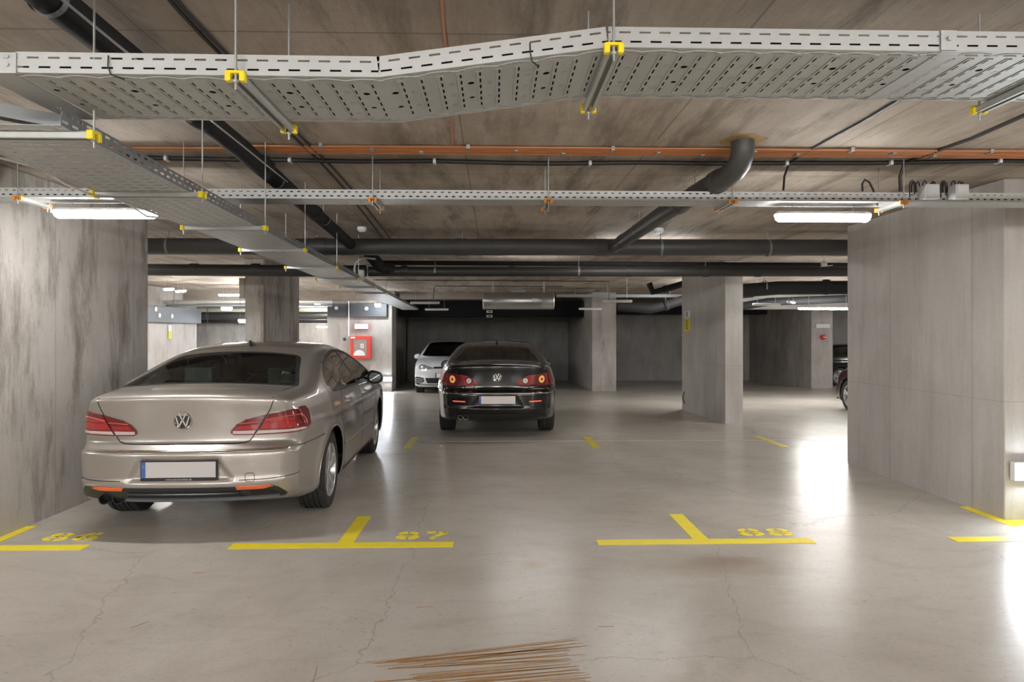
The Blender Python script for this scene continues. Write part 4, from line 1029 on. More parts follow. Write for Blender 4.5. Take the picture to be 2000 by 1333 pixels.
        me.polygons.foreach_set('use_smooth', [True]*len(me.polygons))
        try: me.set_sharp_from_angle(angle=math.radians(40))
        except Exception: pass
        o = bpy.data.objects.new(name, me); C.objects.link(o); o.parent = parent; return o
    def ribbon(s, kind, path, wd, mat, name, parent, off=.001, closed=False, high=.0, step=.02, side=0):
        """flat strip of width wd along a 2D path on the surface; side -1/0/1 puts it inside/centred/outside"""
        pts = []; n = len(path)
        for i in range(n if closed else n-1):
            a, b = path[i], path[(i+1) % n]; l = math.hypot(b[0]-a[0], b[1]-a[1]); k = max(1, int(l/step))
            for j in range(k): pts.append((a[0]+(b[0]-a[0])*j/k, a[1]+(b[1]-a[1])*j/k))
        if not closed: pts.append(tuple(path[-1]))
        m = len(pts); A, B = [], []
        for i in range(m):
            a = pts[(i-1) % m] if closed else pts[max(i-1, 0)]; b = pts[(i+1) % m] if closed else pts[min(i+1, m-1)]
            dx, dy = b[0]-a[0], b[1]-a[1]; l = math.hypot(dx, dy) or 1; nx, ny = -dy/l, dx/l
            f0, f1 = {0: (-.5, .5), 1: (0, 1), -1: (-1, 0)}[side]
            A.append((pts[i][0]+nx*wd*f0, pts[i][1]+ny*wd*f0)); B.append((pts[i][0]+nx*wd*f1, pts[i][1]+ny*wd*f1))
        mid = [((a[0]+b[0])/2, (a[1]+b[1])/2) for a, b in zip(A, B)]
        pa, pm, pb = s.proj(kind, A), s.proj(kind, mid), s.proj(kind, B); na, nm, nb = s.normal(pa), s.normal(pm), s.normal(pb)
        rows = [pa-na*.004, pa+na*off, pm+nm*(off+high), pb+nb*off, pb-nb*.004]
        v = np.concatenate(rows); fs = []
        for r in range(4):
            for i in range(m if closed else m-1):
                j = (i+1) % m; fs.append((r*m+i, r*m+j, (r+1)*m+j, (r+1)*m+i))
        k = MB(); k.add([tuple(q) for q in v], fs); return k.build(name, mat, parent, smooth=True, angle=60)
    def shell(s, off=0., zmin=None, res=.022, openings=(), arches=True):
        L = s.L; x0, z0, z1 = 1.1, .08, 1.7
        def face_grid(a, b, mk):
            A, B = np.meshgrid(a, b, indexing='ij'); p = mk(A.ravel(), B.ravel())
            n, m = A.shape; I = np.arange(n*m).reshape(n, m)
            return p, np.stack([I[:-1, :-1].ravel(), I[1:, :-1].ravel(), I[1:, 1:].ravel(), I[:-1, 1:].ravel()], 1)
        ys = np.linspace(-.2, L+.2, int(L/res)); xs = np.linspace(-x0, x0, int(2.1/res)); zs = np.linspace(z0, z1, int(1.6/res))
        parts = []
        for c in (-x0, x0): parts.append(face_grid(ys, zs, lambda a, b, c=c: np.stack([np.full_like(a, c), a, b], 1)))
        for c in (z0, z1): parts.append(face_grid(ys, xs, lambda a, b, c=c: np.stack([b, a, np.full_like(a, c)], 1)))
        for c in (-.2, L+.2): parts.append(face_grid(xs, zs, lambda a, b, c=c: np.stack([a, np.full_like(a, c), b], 1)))
        V, F, k = [], [], 0
        for p, q in parts: V.append(p); F.append(q+k); k += len(p)
        V = np.concatenate(V); F = np.concatenate(F)
        core = np.stack([np.zeros(len(V)), np.clip(V[:, 1], .95, L-1.0), np.full(len(V), .60)], 1)
        D = core-V; P_ = s.root(V, D, 0, 1.0, 64)
        if off: P_ = P_-s.normal(P_)*off
        # snap rings around the wheel arches
        R = s.S['arch']
        for yc in s.S['axles'] if arches else ():
            dy, dz = P_[:, 1]-yc, P_[:, 2]-.335; rr = np.hypot(dy, dz)
            sel = (np.abs(rr-R) < res*.62) & (np.abs(P_[:, 0]) > .62)
            idx = np.where(sel)[0]
            if len(idx):
                uy = yc+dy[idx]/rr[idx]*R; uz = .335+dz[idx]/rr[idx]*R; ok = uz > .2
                idx, uy, uz = idx[ok], uy[ok], uz[ok]; sg = np.sign(P_[idx, 0])
                O = np.stack([1.15*sg, uy, uz], 1); DD = np.stack([-sg, 0*sg, 0*sg], 1); P_[idx] = s.root(O, DD, 0, 1.1, 60)
        Cn = P_[F].mean(1); keep = np.ones(len(F), bool)
        if arches:
            for yc in s.S['axles']: keep &= ~((np.hypot(Cn[:, 1]-yc, Cn[:, 2]-.335) < R-.001) & (np.abs(Cn[:, 0]) > .60))
            for yc in s.S['axles']: keep &= ~((np.abs(Cn[:, 1]-yc) < R-.02) & (Cn[:, 2] < .335) & (np.abs(Cn[:, 0]) > .60))
        nz = s.normal(Cn)
        for kind, poly in openings:
            if kind == 'side': ins = in_poly(Cn[:, 1], Cn[:, 2], poly) & (np.abs(nz[:, 0]) > .4)
            else: ins = in_poly(Cn[:, 0], Cn[:, 1], poly) & (Cn[:, 2] > .85) & (nz[:, 2] > .15)
            keep &= ~ins
        if zmin: keep &= Cn[:, 2] > zmin
        F = F[keep]; used = np.unique(F); mp = -np.ones(len(P_), int); mp[used] = np.arange(len(used))
        return P_[used], mp[F]
    def mesh_obj(s, P_, F, name, mat, parent):
        me = bpy.data.meshes.new(name); me.from_pydata([tuple(p) for p in P_], [], [tuple(f) for f in F])
        bm = bmesh.new(); bm.from_mesh(me); bmesh.ops.remove_doubles(bm, verts=bm.verts[:], dist=.0004); bmesh.ops.recalc_face_normals(bm, faces=bm.faces[:]); bm.to_mesh(me); bm.free()
        me.polygons.foreach_set('use_smooth', [True]*len(me.polygons)); me.materials.append(M[mat])
        o = bpy.data.objects.new(name, me); C.objects.link(o); o.parent = parent; return o

def shrink(poly, d):
    """inset a closed 2D polygon by d (simple normal offset)"""
    n = len(poly); ar = sum(poly[i][0]*poly[(i+1) % n][1]-poly[(i+1) % n][0]*poly[i][1] for i in range(n)); sg = 1 if ar > 0 else -1; out = []
    for i in range(n):
        a, b = poly[i-1], poly[(i+1) % n]; dx, dy = b[0]-a[0], b[1]-a[1]; l = math.hypot(dx, dy) or 1
        out.append((poly[i][0]-dy/l*d*sg, poly[i][1]+dx/l*d*sg))
    return out
def mirror(poly): return [(-u, v) for u, v in poly]

def make_wheel(parent, x, y, side, R, W, rim_r, spokes, style):
    """tyre with the rim as its sub-part; side +1 = right"""
    hw = W/2; k = MB(); prof = [(rim_r-.004, -hw*.86), (rim_r+.02, -hw*.98), (R-.045, -hw), (R-.014, -hw*.93), (R-.003, -hw*.80)]
    g = [-.52, -.18, .18, .52]
    for c in g: prof += [(R, (c-.045)*hw), (R-.010, (c-.04)*hw), (R-.010, (c+.04)*hw), (R, (c+.045)*hw)]
    prof += [(R-.003, hw*.80), (R-.014, hw*.93), (R-.045, hw), (rim_r+.02, hw*.98), (rim_r-.004, hw*.86)]
    k.lathe(prof, (0, 0, 0), 'x', 64)
    # tread blocks cut lines: thin raised lugs near the shoulders
    for j in range(64):
        a = 2*PI*j/64
        for sg in (-1, 1):
            c0 = Vector((sg*hw*.60, math.cos(a)*(R+.0005), math.sin(a)*(R+.0005))); c1 = Vector((sg*hw*.90, math.cos(a+.02)*(R-.009), math.sin(a+.02)*(R-.009)))
            k.obox(c0, c1, .018, .006, up=(0, math.cos(a), math.sin(a)))
    ty = k.build('wheel', 'tyre', parent, smooth=True, angle=30); ty.location = (x, y, R)
    r = MB(); s_ = side; q = hw*s_
    r.lathe([(rim_r-.002, q*.86), (rim_r+.004, q*.92), (rim_r-.004, q*.95), (rim_r-.014, q*.90), (rim_r-.020, q*.55), (rim_r-.05, -q*.2), (rim_r-.05, -q*.8), (rim_r-.002, -q*.86)], (0, 0, 0), 'x', 64)
    for j in range(spokes):
        a0 = 2*PI*j/spokes+.3
        for da in ((-.10, .10) if style == 'twin' else (0,)):
            ri, ro = .035, rim_r-.012; pts = []
            ci, co = (.30*da/.1 if style == 'twin' else 0), da*1.5
            wi, wo = (.017, .020) if style == 'twin' else (.030, .048)
            vi = Vector((q*.74, math.cos(a0+ci)*ri, math.sin(a0+ci)*ri)); vo = Vector((q*.86, math.cos(a0+co)*ro, math.sin(a0+co)*ro))
            d = (vo-vi).normalized(); tt = d.cross(Vector((s_, 0, 0))).normalized(); nx = Vector((s_, 0, 0))
            vs = []
            for e, ww in ((vi, wi), ((vi+vo)/2+nx*.008, (wi+wo)/2*.9), (vo, wo)):
                vs += [e-tt*ww-nx*.03, e-tt*ww+nx*.0, e-tt*ww*.55+nx*.008, e+tt*ww*.55+nx*.008, e+tt*ww+nx*.0, e+tt*ww-nx*.03]
            fs = []
            for b_ in (0, 1):
                for i in range(6): fs.append((b_*6+i, b_*6+(i+1) % 6, b_*6+6+(i+1) % 6, b_*6+6+i))
            r.add(vs, fs)
    r.lathe([(0, q*.84), (.030, q*.84), (.036, q*.80), (.062, q*.72), (.068, q*.60), (.068, 0)], (0, 0, 0), 'x', 32)
    for j in range(5):
        a = 2*PI*j/5; r.lathe([(0, q*.80), (.009, q*.80), (.010, q*.70)], (0, math.cos(a)*.052, math.sin(a)*.052), 'x', 8)
    ro_ = r.build('rim', 'alloy', ty, smooth=True, angle=30)
    b = MB(); b.lathe([(0, q*.15), (.15, q*.15), (.155, q*.1), (.155, -q*.05), (0, -q*.05)], (0, 0, 0), 'x', 40); b.build('brake_disc', 'rod', ty, smooth=True, angle=30)
    return ty
def arch_liner(parent, y, R, inner=.58, outer=.86):
    for s_ in (-1, 1):
        k = MB(); n = 20; vs = []; fs = []
        for i in range(n+1):
            a = -.32+(PI+.64)*i/n
            for xx, rr in ((outer*s_, R+.004), (inner*s_, R+.004), (inner*s_, .02)): vs.append((xx, y+rr*math.cos(a), .335+rr*math.sin(a)))
        for i in range(n):
            for j in (0, 1): fs.append((i*3+j, i*3+3+j, i*3+4+j, i*3+1+j))
        k.add(vs, fs); k.build('wheel_arch', 'interior', parent)
def door_mirror(parent, x, y, z, s_, mat, lens=True):
    k = MB(); n, m = 14, 10; vs = []; fs = []
    for i in range(n+1):
        t = i/n; u = t*2-1                     # along x
        hh = .078*(max(0, 1-abs(u)**3.2))**.5*(1-.18*u); dd = .062*(max(0, 1-abs(u)**3))**.5
        for j in range(m):
            a = 2*PI*j/m; cc, ss = math.cos(a), math.sin(a)
            yy = dd*(1.3*max(0, cc)+.5*min(0, cc)); zz = hh*(abs(ss)**.8)*(1 if ss > 0 else -1)
            vs.append(((.005+t*.185)*s_, yy, zz-.008*u))
    for i in range(n):
        for j in range(m): fs.append((i*m+j, i*m+(j+1) % m, (i+1)*m+(j+1) % m, (i+1)*m+j))
    k.add(vs, fs); o = k.build('door_mirror', mat, parent, smooth=True, angle=60); o.location = (x*s_, y, z)
    a = MB(); a.obox((-.07*s_, .015, -.055), (.05*s_, .010, -.045), .05, .022); a.build('mirror_arm', 'trim', o, bevel=.005)
    g = MB(); g.prism([((.02+.155*.5+.070*math.cos(t))*s_, .052*math.sin(t)) for t in [2*PI*i/20 for i in range(20)]], lambda u, v, w_: (u, -.035-w_, v), .002); g.build('mirror_glass', 'mirror_dark', o)
    return o
def emblem(parent, p, nrm_tilt, r, name='badge'):
    """round badge with V over W in a chrome ring, facing -y"""
    t = MB(); n = 36
    t.lathe([(r*.86, -.002), (r*.87, -.009), (r*.93, -.012), (r, -.007), (r, 0), (0, 0), (0, -.001), (r*.86, -.002)], (0, 0, 0), 'y', n)
    # blackish field is its own sub-part
    o = t.build(name, 'chrome', parent, smooth=True, angle=40); o.location = p; o.rotation_euler = (nrm_tilt, 0, 0)
    f = MB(); f.lathe([(0, -.0025), (r*.85, -.0025), (r*.85, -.0015)], (0, 0, 0), 'y', n); f.build('badge_field', 'trim', o)
    L_ = MB()
    def bar(a, b, w_): L_.obox((a[0]*r, -.006, a[1]*r), (b[0]*r, -.006, b[1]*r), .006, w_*r, up=(0, 0, 1)) if abs(a[0]-b[0]) > 1e-4 else None
    def bar2(a, b, w_):
        a = Vector((a[0]*r, 0, a[1]*r)); b = Vector((b[0]*r, 0, b[1]*r)); d = (b-a).normalized(); t_ = Vector((-d.z, 0, d.x))*w_*r/2; vs = []
        for yy in (-.009, -.003):
            for q in (a-t_, a+t_, b+t_, b-t_): vs.append((q.x, yy, q.z))
        L_.add(vs, [(0, 1, 2, 3), (7, 6, 5, 4), (0, 4, 5, 1), (1, 5, 6, 2), (2, 6, 7, 3), (3, 7, 4, 0)])
    bar2((-.38, .78), (-.06, .10), .15); bar2((.38, .78), (.06, .10), .15); bar2((-.10, .12), (.10, .12), .10)
    bar2((-.74, .46), (-.36, -.72), .15); bar2((-.40, -.74), (-.03, .02), .15); bar2((.03, .02), (.40, -.74), .15); bar2((.36, -.72), (.74, .46), .15)
    L_.build('badge_letters', 'chrome', o); return o

CC = dict(L=4.80, arch=.365, axles=(.98, 3.69), crease=.80, k=.085, taper=.03,
    profile=[(.50,.20),(.25,.235),(.10,.27),(.035,.31),(.012,.36),(.0,.40),(-.006,.43),(.006,.455),(.002,.52),(-.004,.60),(.0,.638),(.014,.652),(.040,.668),(.062,.685),(.080,.70),(.086,.72),(.088,.78),(.082,.86),(.070,.94),(.058,1.0),(.058,1.035),(.085,1.058),(.18,1.074),(.38,1.090),(.58,1.112),
             (.80,1.172),(1.05,1.245),(1.35,1.325),(1.65,1.382),(1.95,1.412),(2.25,1.420),(2.55,1.405),(2.85,1.355),(3.15,1.262),(3.45,1.145),(3.70,1.035),(3.85,.985),(4.10,.945),(4.35,.885),(4.55,.815),(4.70,.71),(4.77,.60),(4.80,.46),(4.78,.32),(4.70,.22),(4.40,.185),(3.2,.18),(1.5,.18)],
    rear_bow=(.13, .16), front_bow=(.16, .20), crown=(.055, .10), dent=(.435, .60, .27, .37, .020),
    plan=([-.3, 0, .25, .5, .75, .98, 1.8, 2.6, 3.4, 3.69, 4.2, 4.6, 5.0], [.745, .76, .80, .850, .890, .915, .925, .922, .925, .928, .905, .87, .83]),
    sect=([0, .20, .30, .42, .62, .80, .92, 1.00, 1.06, 1.12, 1.20, 1.28, 1.35, 1.40, 1.46, 1.7], [.93, .955, .978, .990, 1.0, .990, .962, .925, .885, .845, .790, .735, .675, .62, .52, .2]))
SIDE_CC = catmull([(1.17, 1.005), (1.13, 1.06), (1.28, 1.145), (1.55, 1.235), (1.90, 1.298), (2.30, 1.318), (2.70, 1.285), (3.05, 1.19), (3.32, 1.075), (3.47, .985), (3.42, .955), (2.8, .958), (2.2, .970), (1.6, .988)], True, 5)
REARG_CC = catmull([(-.655, .60), (-.50, .565), (0, .545), (.50, .565), (.655, .60), (.668, .66), (.60, .95), (.545, 1.22), (.52, 1.30), (.46, 1.345), (.25, 1.365), (0, 1.37), (-.25, 1.365), (-.46, 1.345), (-.52, 1.30), (-.545, 1.22), (-.60, .95), (-.668, .66)], True, 4)
WIND_CC = catmull([(-.52, 2.88), (-.3, 2.83), (0, 2.82), (.3, 2.83), (.52, 2.88), (.60, 3.15), (.68, 3.50), (.70, 3.62), (.45, 3.72), (0, 3.76), (-.45, 3.72), (-.70, 3.62), (-.68, 3.50), (-.60, 3.15)], True, 4)

def greenhouse(car, t, side_poly, rear_poly, wind_poly, gm, pillars=(2.28,), seal='trim', chrome=True):
    for sd, s_ in (('right', 1), ('left', -1)):
        car.patch(sd, shrink(side_poly, .012), 'glass_side' if gm == 'glass' else gm, 'side_window', t, off=.001, thick=.0, cell=.06)
        car.ribbon(sd, side_poly, .022, seal, 'window_seal', t, off=.0035, closed=True, side=0, step=.03)
        if chrome: car.ribbon(sd, shrink(side_poly, -.017), .010, 'chrome', 'window_trim', t, off=.004, closed=True, high=.003, step=.03)
        for pc, w_ in pillars:
            top = max(v for u, v in side_poly if abs(u-pc[1]) < .15)+.01; bot = min(v for u, v in side_poly if abs(u-pc[0]) < .2)-.01
            car.ribbon(sd, [(pc[0], bot), (pc[1], top)], w_, 'trim', 'window_pillar', t, off=.003)
    if rear_poly:
        car.patch('top', shrink(rear_poly, .012), gm, 'rear_window', t, off=.001, thick=0, cell=.06)
        car.ribbon('top', rear_poly, .034, seal, 'window_seal', t, off=.003, closed=True, step=.03)
    car.patch('top', shrink(wind_poly, .012), gm, 'windscreen', t, off=.001, thick=0, cell=.06)
    car.ribbon('top', wind_poly, .034, seal, 'window_seal', t, off=.003, closed=True, step=.03)
def cabin(car, t, openings, shelf=True, z0=.55, seat_y=(1.55, 2.45), roof=1.42):
    P_, F = car.shell(off=.028, zmin=.74, res=.05, openings=[(k, shrink(p, -.035)) for k, p in openings], arches=False)
    car.mesh_obj(P_, F, 'cabin_lining', 'interior', t)
    def seat(x, y, w_):
        k = MB(); k.box(x-w_/2, x+w_/2, y, y+.52, .28, .46)
        k.add([(x-w_/2, y-.02, .42), (x+w_/2, y-.02, .42), (x+w_/2, y+.13, .42), (x-w_/2, y+.13, .42), (x-w_*.42, y-.22, 1.00), (x+w_*.42, y-.22, 1.00), (x+w_*.42, y-.13, 1.00), (x-w_*.42, y-.13, 1.00)],
              [(0, 3, 2, 1), (4, 5, 6, 7), (0, 1, 5, 4), (1, 2, 6, 5), (2, 3, 7, 6), (3, 0, 4, 7)])
        o = k.build('seat', 'seat', t, bevel=.04); h_ = MB(); h_.box(x-.12, x+.12, y-.25, y-.16, 1.03, 1.19); h_.tube([(x-.05, y-.2, .98), (x-.05, y-.2, 1.05)], .006, 6); h_.tube([(x+.05, y-.2, .98), (x+.05, y-.2, 1.05)], .006, 6)
        h_.build('headrest', 'seat', o, bevel=.03)
    for x in (-.37, .37): seat(x, seat_y[1], .50); seat(x, seat_y[0], .56)
    MB().box(-.68, .68, 3.25, 3.55, .60, .92).build('dashboard', 'interior', t, bevel=.05)
    if shelf: MB().box(-.70, .70, .62, 1.25, .985, 1.0).build('parcel_shelf', 'interior', t, bevel=.005)
    k = MB(); k.lathe([(.17, -.012), (.185, 0), (.17, .012), (.158, 0)], (0, 0, 0), 'y', 32, closed=True); k.obox((-.16, 0, 0), (.16, 0, 0), .05, .02)
    o = k.build('steering_wheel', 'trim', t, smooth=True); o.location = (-.37, 3.12, .86); o.rotation_euler = (.4, 0, 0)
def number_plate(t, p, tilt, w_, h_, frame='plate_black', face='plate', blue=True, strip=None, out=-1, txt=None):
    o = MB().box(-w_/2-.008, w_/2+.008, 0, .012, -h_/2-(.024 if strip else .008), h_/2+.008).build('number_plate', frame, t, bevel=.003)
    o.location = p; o.rotation_euler = (tilt, 0, 0 if out < 0 else PI)
    MB().box(-w_/2+(.028 if blue else 0), w_/2, -.003, 0, -h_/2, h_/2).build('plate_face', face, o, bevel=.001)
    if blue:
        MB().box(-w_/2, -w_/2+.030, -.0032, 0, -h_/2, h_/2).build('plate_band', 'plate_blue', o)
        k = MB()
        for j in range(10):
            a = 2*PI*j/10; k.lathe([(0, 0), (.0016, 0), (.0016, .0006), (0, .0006)], (-w_/2+.014+.008*math.cos(a), -.0038, h_*.2+.008*math.sin(a)), 'y', 5)
        k.build('plate_stars', 'sign_yellow', o)
    R4 = Matrix.Rotation(PI/2, 4, 'X')
    if strip: text_mesh(strip, .020, 'grey_plastic', 'plate_strip', o, Matrix.Translation((0, -.001, -h_/2-.014)) @ R4)
    if txt: text_mesh(txt, h_*.95, 'sign_text', 'plate_text', o, Matrix.Translation((.01, -.0042, 0)) @ R4, bold=True)
    return o

def surf(car, kind, u, v):
    p = car.proj(kind, [(u, v)]); n = car.normal(p)[0]; return Vector(p[0]), Vector(n)

def build_cc(name, loc, rz, paintm, label, facelift, gm, pitch=0.):
    car = car_cc
    t = empty(name, loc, label, 'car', None, rz); t.rotation_euler = (pitch, 0, rz)
    ops = [('side', SIDE_CC), ('top', REARG_CC), ('top', WIND_CC)]
    P_, F = CCSHELL
    car.mesh_obj(P_, F, 'body', paintm, t)
    greenhouse(car, t, SIDE_CC, REARG_CC, WIND_CC, gm, pillars=(((2.42, 2.30), .045), ((1.52, 1.42), .022)))
    cabin(car, t, ops)
    for y in (.98, 3.69):
        arch_liner(t, y, .368)
        for s_ in (-1, 1): make_wheel(t, s_*.768, y, s_, .325, .235, .226, 5, 'wide' if facelift else 'twin')
    for sd in ('right', 'left'):
        for yc in (.98, 3.69):
            arcp = [(yc+.372*math.cos(a), .335+.372*math.sin(a)) for a in [-.25+(PI+.5)*i/30 for i in range(31)]]
            car.ribbon(sd, arcp, .014, paintm, 'arch_lip', t, off=.004, high=.003)
        for path in ([(2.40, .95), (2.46, .70), (2.44, .34), (2.40, .27)], [(1.50, .97), (1.30, .78), (1.32, .60), (1.40, .40), (1.50, .27)], [(3.38, .93), (3.42, .6), (3.30, .27)]):
            car.ribbon(sd, catmull(path, False, 5), .006, 'gap', 'door_gap', t)
        for y in (1.72, 2.62):
            q, n = surf(car, sd, y, .86); s_ = 1 if sd == 'right' else -1
            k = MB(); k.obox(q+Vector((s_*.018, -.09, .0)), q+Vector((s_*.018, .09, .004)), .018, .020); k.obox(q+Vector((-.01*s_, -.085, 0)), q+Vector((s_*.018, -.085, 0)), .018, .02); k.obox(q+Vector((-.01*s_, .085, .004)), q+Vector((s_*.018, .085, .004)), .018, .02)
            k.build('door_handle', paintm, t, bevel=.004)
        car.ribbon(sd, [(1.42, .48), (2.4, .475), (3.25, .47)], .016, paintm if facelift else 'trim', 'side_moulding', t, off=.006, high=.006)
        car.ribbon(sd, [(1.40, .235), (3.27, .235)], .03, 'trim', 'sill', t, off=.003)
    for s_ in (-1, 1): door_mirror(t, .86, 3.12, .985, s_, 'trim' if not facelift else 'trim')
    # trunk lid and bumper lines
    lid = [(.665, 1.052), (.655, 1.0), (.635, .94), (.575, .84), (.50, .735), (.475, .710), (.43, .697), (.36, .694)]
    lid = [(u*1.0, v) for u, v in lid]; lid = lid+[(-u, v) for u, v in lid[::-1]]
    car.ribbon('rear', lid, .008, 'gap', 'boot_gap', t, off=.0012)
    lt = [(.665, .20+.0), (.68, .30), (.675, .42), (.665, .58)]
    for sg in (1, -1): car.ribbon('top', [(sg*.640, .36), (sg*.650, .45), (sg*.672, .60)], .007, 'gap', 'boot_gap', t, off=.0012)
    zc_ = .650 if facelift else .640
    car.ribbon('rear', [(-2.6, zc_+.022), (-1.4, zc_+.010), (-.7, zc_), (.7, zc_), (1.4, zc_+.010), (2.6, zc_+.022)], .015, 'chrome', 'bumper_trim', t, off=.004, high=.006)
    # lamps
    if facelift:
        R_ = [(.335, .768), (.338, .790), (.375, .832), (.45, .868), (.55, .892), (.66, .910), (.80, .926), (1.02, .938), (1.20, .934), (1.30, .905), (1.33, .85), (1.29, .795), (1.18, .768), (1.0, .757), (.75, .752), (.50, .750), (.36, .753)]
        cut_top, cut_bot = .612, .512     # where the lid gap crosses the lamp
        for sg in (1, -1):
            def xcut(z): return cut_bot+(cut_top-cut_bot)*(z-.75)/(.902-.75)
            inner = [(u, v) for u, v in R_ if u < xcut(v)]; outer = [(u, v) for u, v in R_ if u >= xcut(v)]
            k0 = R_.index(inner[-1]) if False else None
            # build two closed outlines that share the cut
            top_y = .903; bot_y = .7505
            pin = [(.335, .768), (.338, .790), (.375, .832), (.45, .868), (.55, .892), (.606, top_y), (.508, bot_y), (.36, .753)]
            pout = [(.622, top_y+.002), (.66, .910), (.80, .926), (1.02, .938), (1.20, .934), (1.30, .905), (1.33, .85), (1.29, .795), (1.18, .768), (1.0, .757), (.75, .752), (.524, bot_y)]
            for pl, nm in ((pin, 'lid_lamp'), (pout, 'tail_lamp')):
                q = pl if sg > 0 else mirror(pl)[::-1]
                o = car.patch('rear', q, 'lens_dark', nm, t, off=.008, thick=.018, cell=.04)
                z_ = .782
                low = [(u, v) for u, v in pl]
                # red lens area above, pale strip below
                ui = min(u for u, v in pl); ua = max(u for u, v in pl)
                if nm == 'lid_lamp':
                    red = [(.350, .792), (.385, .829), (.455, .860), (.555, .883), (.590, .888), (.527, .792)]; pale = [(.350, .765), (.352, .785), (.522, .785), (.508, .760), (.37, .762)]
                    brt = [(.37, .794), (.40, .822), (.545, .822), (.527, .794)]
                else:
                    red = [(.548, .792), (.612, .888), (.665, .901), (.80, .916), (1.02, .927), (1.18, .922), (1.27, .895), (1.295, .85), (1.25, .80), (1.15, .785), (.8, .790)]; pale = [(.530, .760), (.546, .784), (.8, .782), (1.0, .786), (1.15, .780), (1.22, .79), (1.12, .771), (.9, .764)]
                    brt = [(.56, .796), (.60, .86), (.72, .878), (.86, .868), (.93, .82), (.90, .795)]
                for pp, mt, dd, nn in ((red, 'lens_red', .0095, 'lens'), (pale, 'lens_clear', .0100, 'reversing_lens'), (brt, 'lens_red2', .0110, 'lit_lens')):
                    pp = pp if sg > 0 else mirror(pp)[::-1]
                    car.patch('rear', pp, mt, nn, o, off=dd, thick=.0015, cell=.05)
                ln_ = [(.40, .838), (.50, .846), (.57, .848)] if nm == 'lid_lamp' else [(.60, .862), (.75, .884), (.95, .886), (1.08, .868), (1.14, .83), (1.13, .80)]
                car.ribbon('rear', [(sg*u, v) for u, v in ln_], .006, 'lens_highlight', 'lens_line', o, off=.0125, high=.002)  # painted highlight line on the lens
                l2 = [(.44, .866), (.58, .876)] if nm == 'lid_lamp' else [(.62, .842), (.78, .850), (.90, .842)]
                car.ribbon('rear', [(sg*u, v) for u, v in l2], .007, 'lens_dark', 'lens_line', o, off=.0125)
    else:
        for sg in (1, -1):
            pin = [(.285, .765), (.30, .80), (.36, .845), (.44, .880), (.505, .895), (.565, .905), (.488, .755), (.40, .758)]
            pout = [(.580, .907), (.70, .925), (.85, .935), (1.05, .93), (1.22, .90), (1.25, .85), (1.15, .79), (.95, .757), (.7, .748), (.503, .752)]
            for pl, nm in ((pin, 'lid_lamp'), (pout, 'tail_lamp')):
                q = pl if sg > 0 else mirror(pl)[::-1]
                o = car.patch('rear', q, 'lens_red' if nm == 'tail_lamp' else 'lens_red2', nm, t, off=.008, thick=.018, cell=.04)
                cx, cz_, rr, mt = (.415, .818, .040, 'lens_white') if nm == 'lid_lamp' else (.70, .840, .058, 'lens_amber')
                ring = [(cx+rr*1.45*math.cos(a), cz_+rr*1.25*math.sin(a)) for a in [2*PI*i/24 for i in range(24)]]
                ring = ring; ring2 = [(cx+rr*math.cos(a), cz_+rr*.95*math.sin(a)) for a in [2*PI*i/24 for i in range(24)]]
                for pp, mt2, dd, nn in ((ring, 'lens_dark' if mt == 'lens_amber' else 'lens_red', .012, 'lens_ring'), (ring2, mt, .015, 'round_lens'), ([(cx+(u-cx)*.38, cz_+(v-cz_)*.38) for u, v in ring2], 'lens_red2' if mt == 'lens_amber' else 'lens_clear', .020, 'bulb_seat')):
                    pp = pp if sg > 0 else mirror(pp)[::-1]; car.patch('rear', pp, mt2, nn, o, off=dd, thick=.004, cell=.03)
    q, n = surf(car, 'rear', 0, .868); emblem(t, q+n*.002, 0, .066)
    zp_ = .522 if facelift else .545
    q, n = surf(car, 'rear', 0.0, zp_)
    number_plate(t, Vector((0, q.y-.014, zp_)), 0, .52, .112, face='plate' if facelift else 'plate_lit', strip='www.auto-brachter.de' if facelift else None)
    for sg in (1, -1):   # bumper fold lines either side of the plate
        car.ribbon('rear', [(sg*.385, .437), (sg*.6, .438), (sg*.95, .452)], .005, 'gap', 'bumper_fold', t)
    # lower apron
    if facelift:
        ap = [(-.72, .392), (.45, .392), (.62, .392), (.68, .372), (.78, .318), (.76, .300), (.30, .300), (-.30, .300), (-.62, .300), (-.80, .318), (-.78, .36)]
        o = car.patch('rear', ap, 'trim', 'lower_apron', t, off=.006, thick=.02, cell=.05)
        car.ribbon('rear', [(-.33, .352), (.40, .352)], .012, 'trim', 'apron_slat', o, off=.02, high=.01)
        car.ribbon('rear', [(-.36, .312), (.70, .312)], .014, 'board', 'apron_edge', o, off=.022, high=.008)
        car.patch('rear', [(-.32, .345), (.38, .345), (.44, .322), (-.36, .322)], 'gap', 'apron_recess', o, off=.010, thick=.001, cell=.06)
        car.patch('rear', [(.46, .355), (.62, .355), (.68, .325), (.49, .325)], 'gap', 'apron_recess', o, off=.010, thick=.001, cell=.06)
        for sg in (1, -1):
            rp = [(.365, .392), (.60, .395), (.635, .386), (.56, .372), (.375, .372)]
            car.patch('rear', rp if sg > 0 else mirror(rp)[::-1], 'reflector', 'reflector', t, off=.012, thick=.014, cell=.05)
        tow = [(.46+.032*sx, .455+.03*sz) for sx, sz in ((-1, -.7), (-.7, -1), (.7, -1), (1, -.7), (1, .7), (.7, 1), (-.7, 1), (-1, .7))]
        car.ribbon('rear', tow, .004, 'gap', 'tow_cover', t, closed=True)
        for x in (-.545, -.448):
            k = MB(); k.lathe([(.0, .06), (.030, .06), (.031, -.035), (.036, -.040), (.038, -.034), (.037, .16)], (x, .09, .305), 'y', 24); k.build('exhaust_tip', 'plate_black', t, smooth=True)
    else:
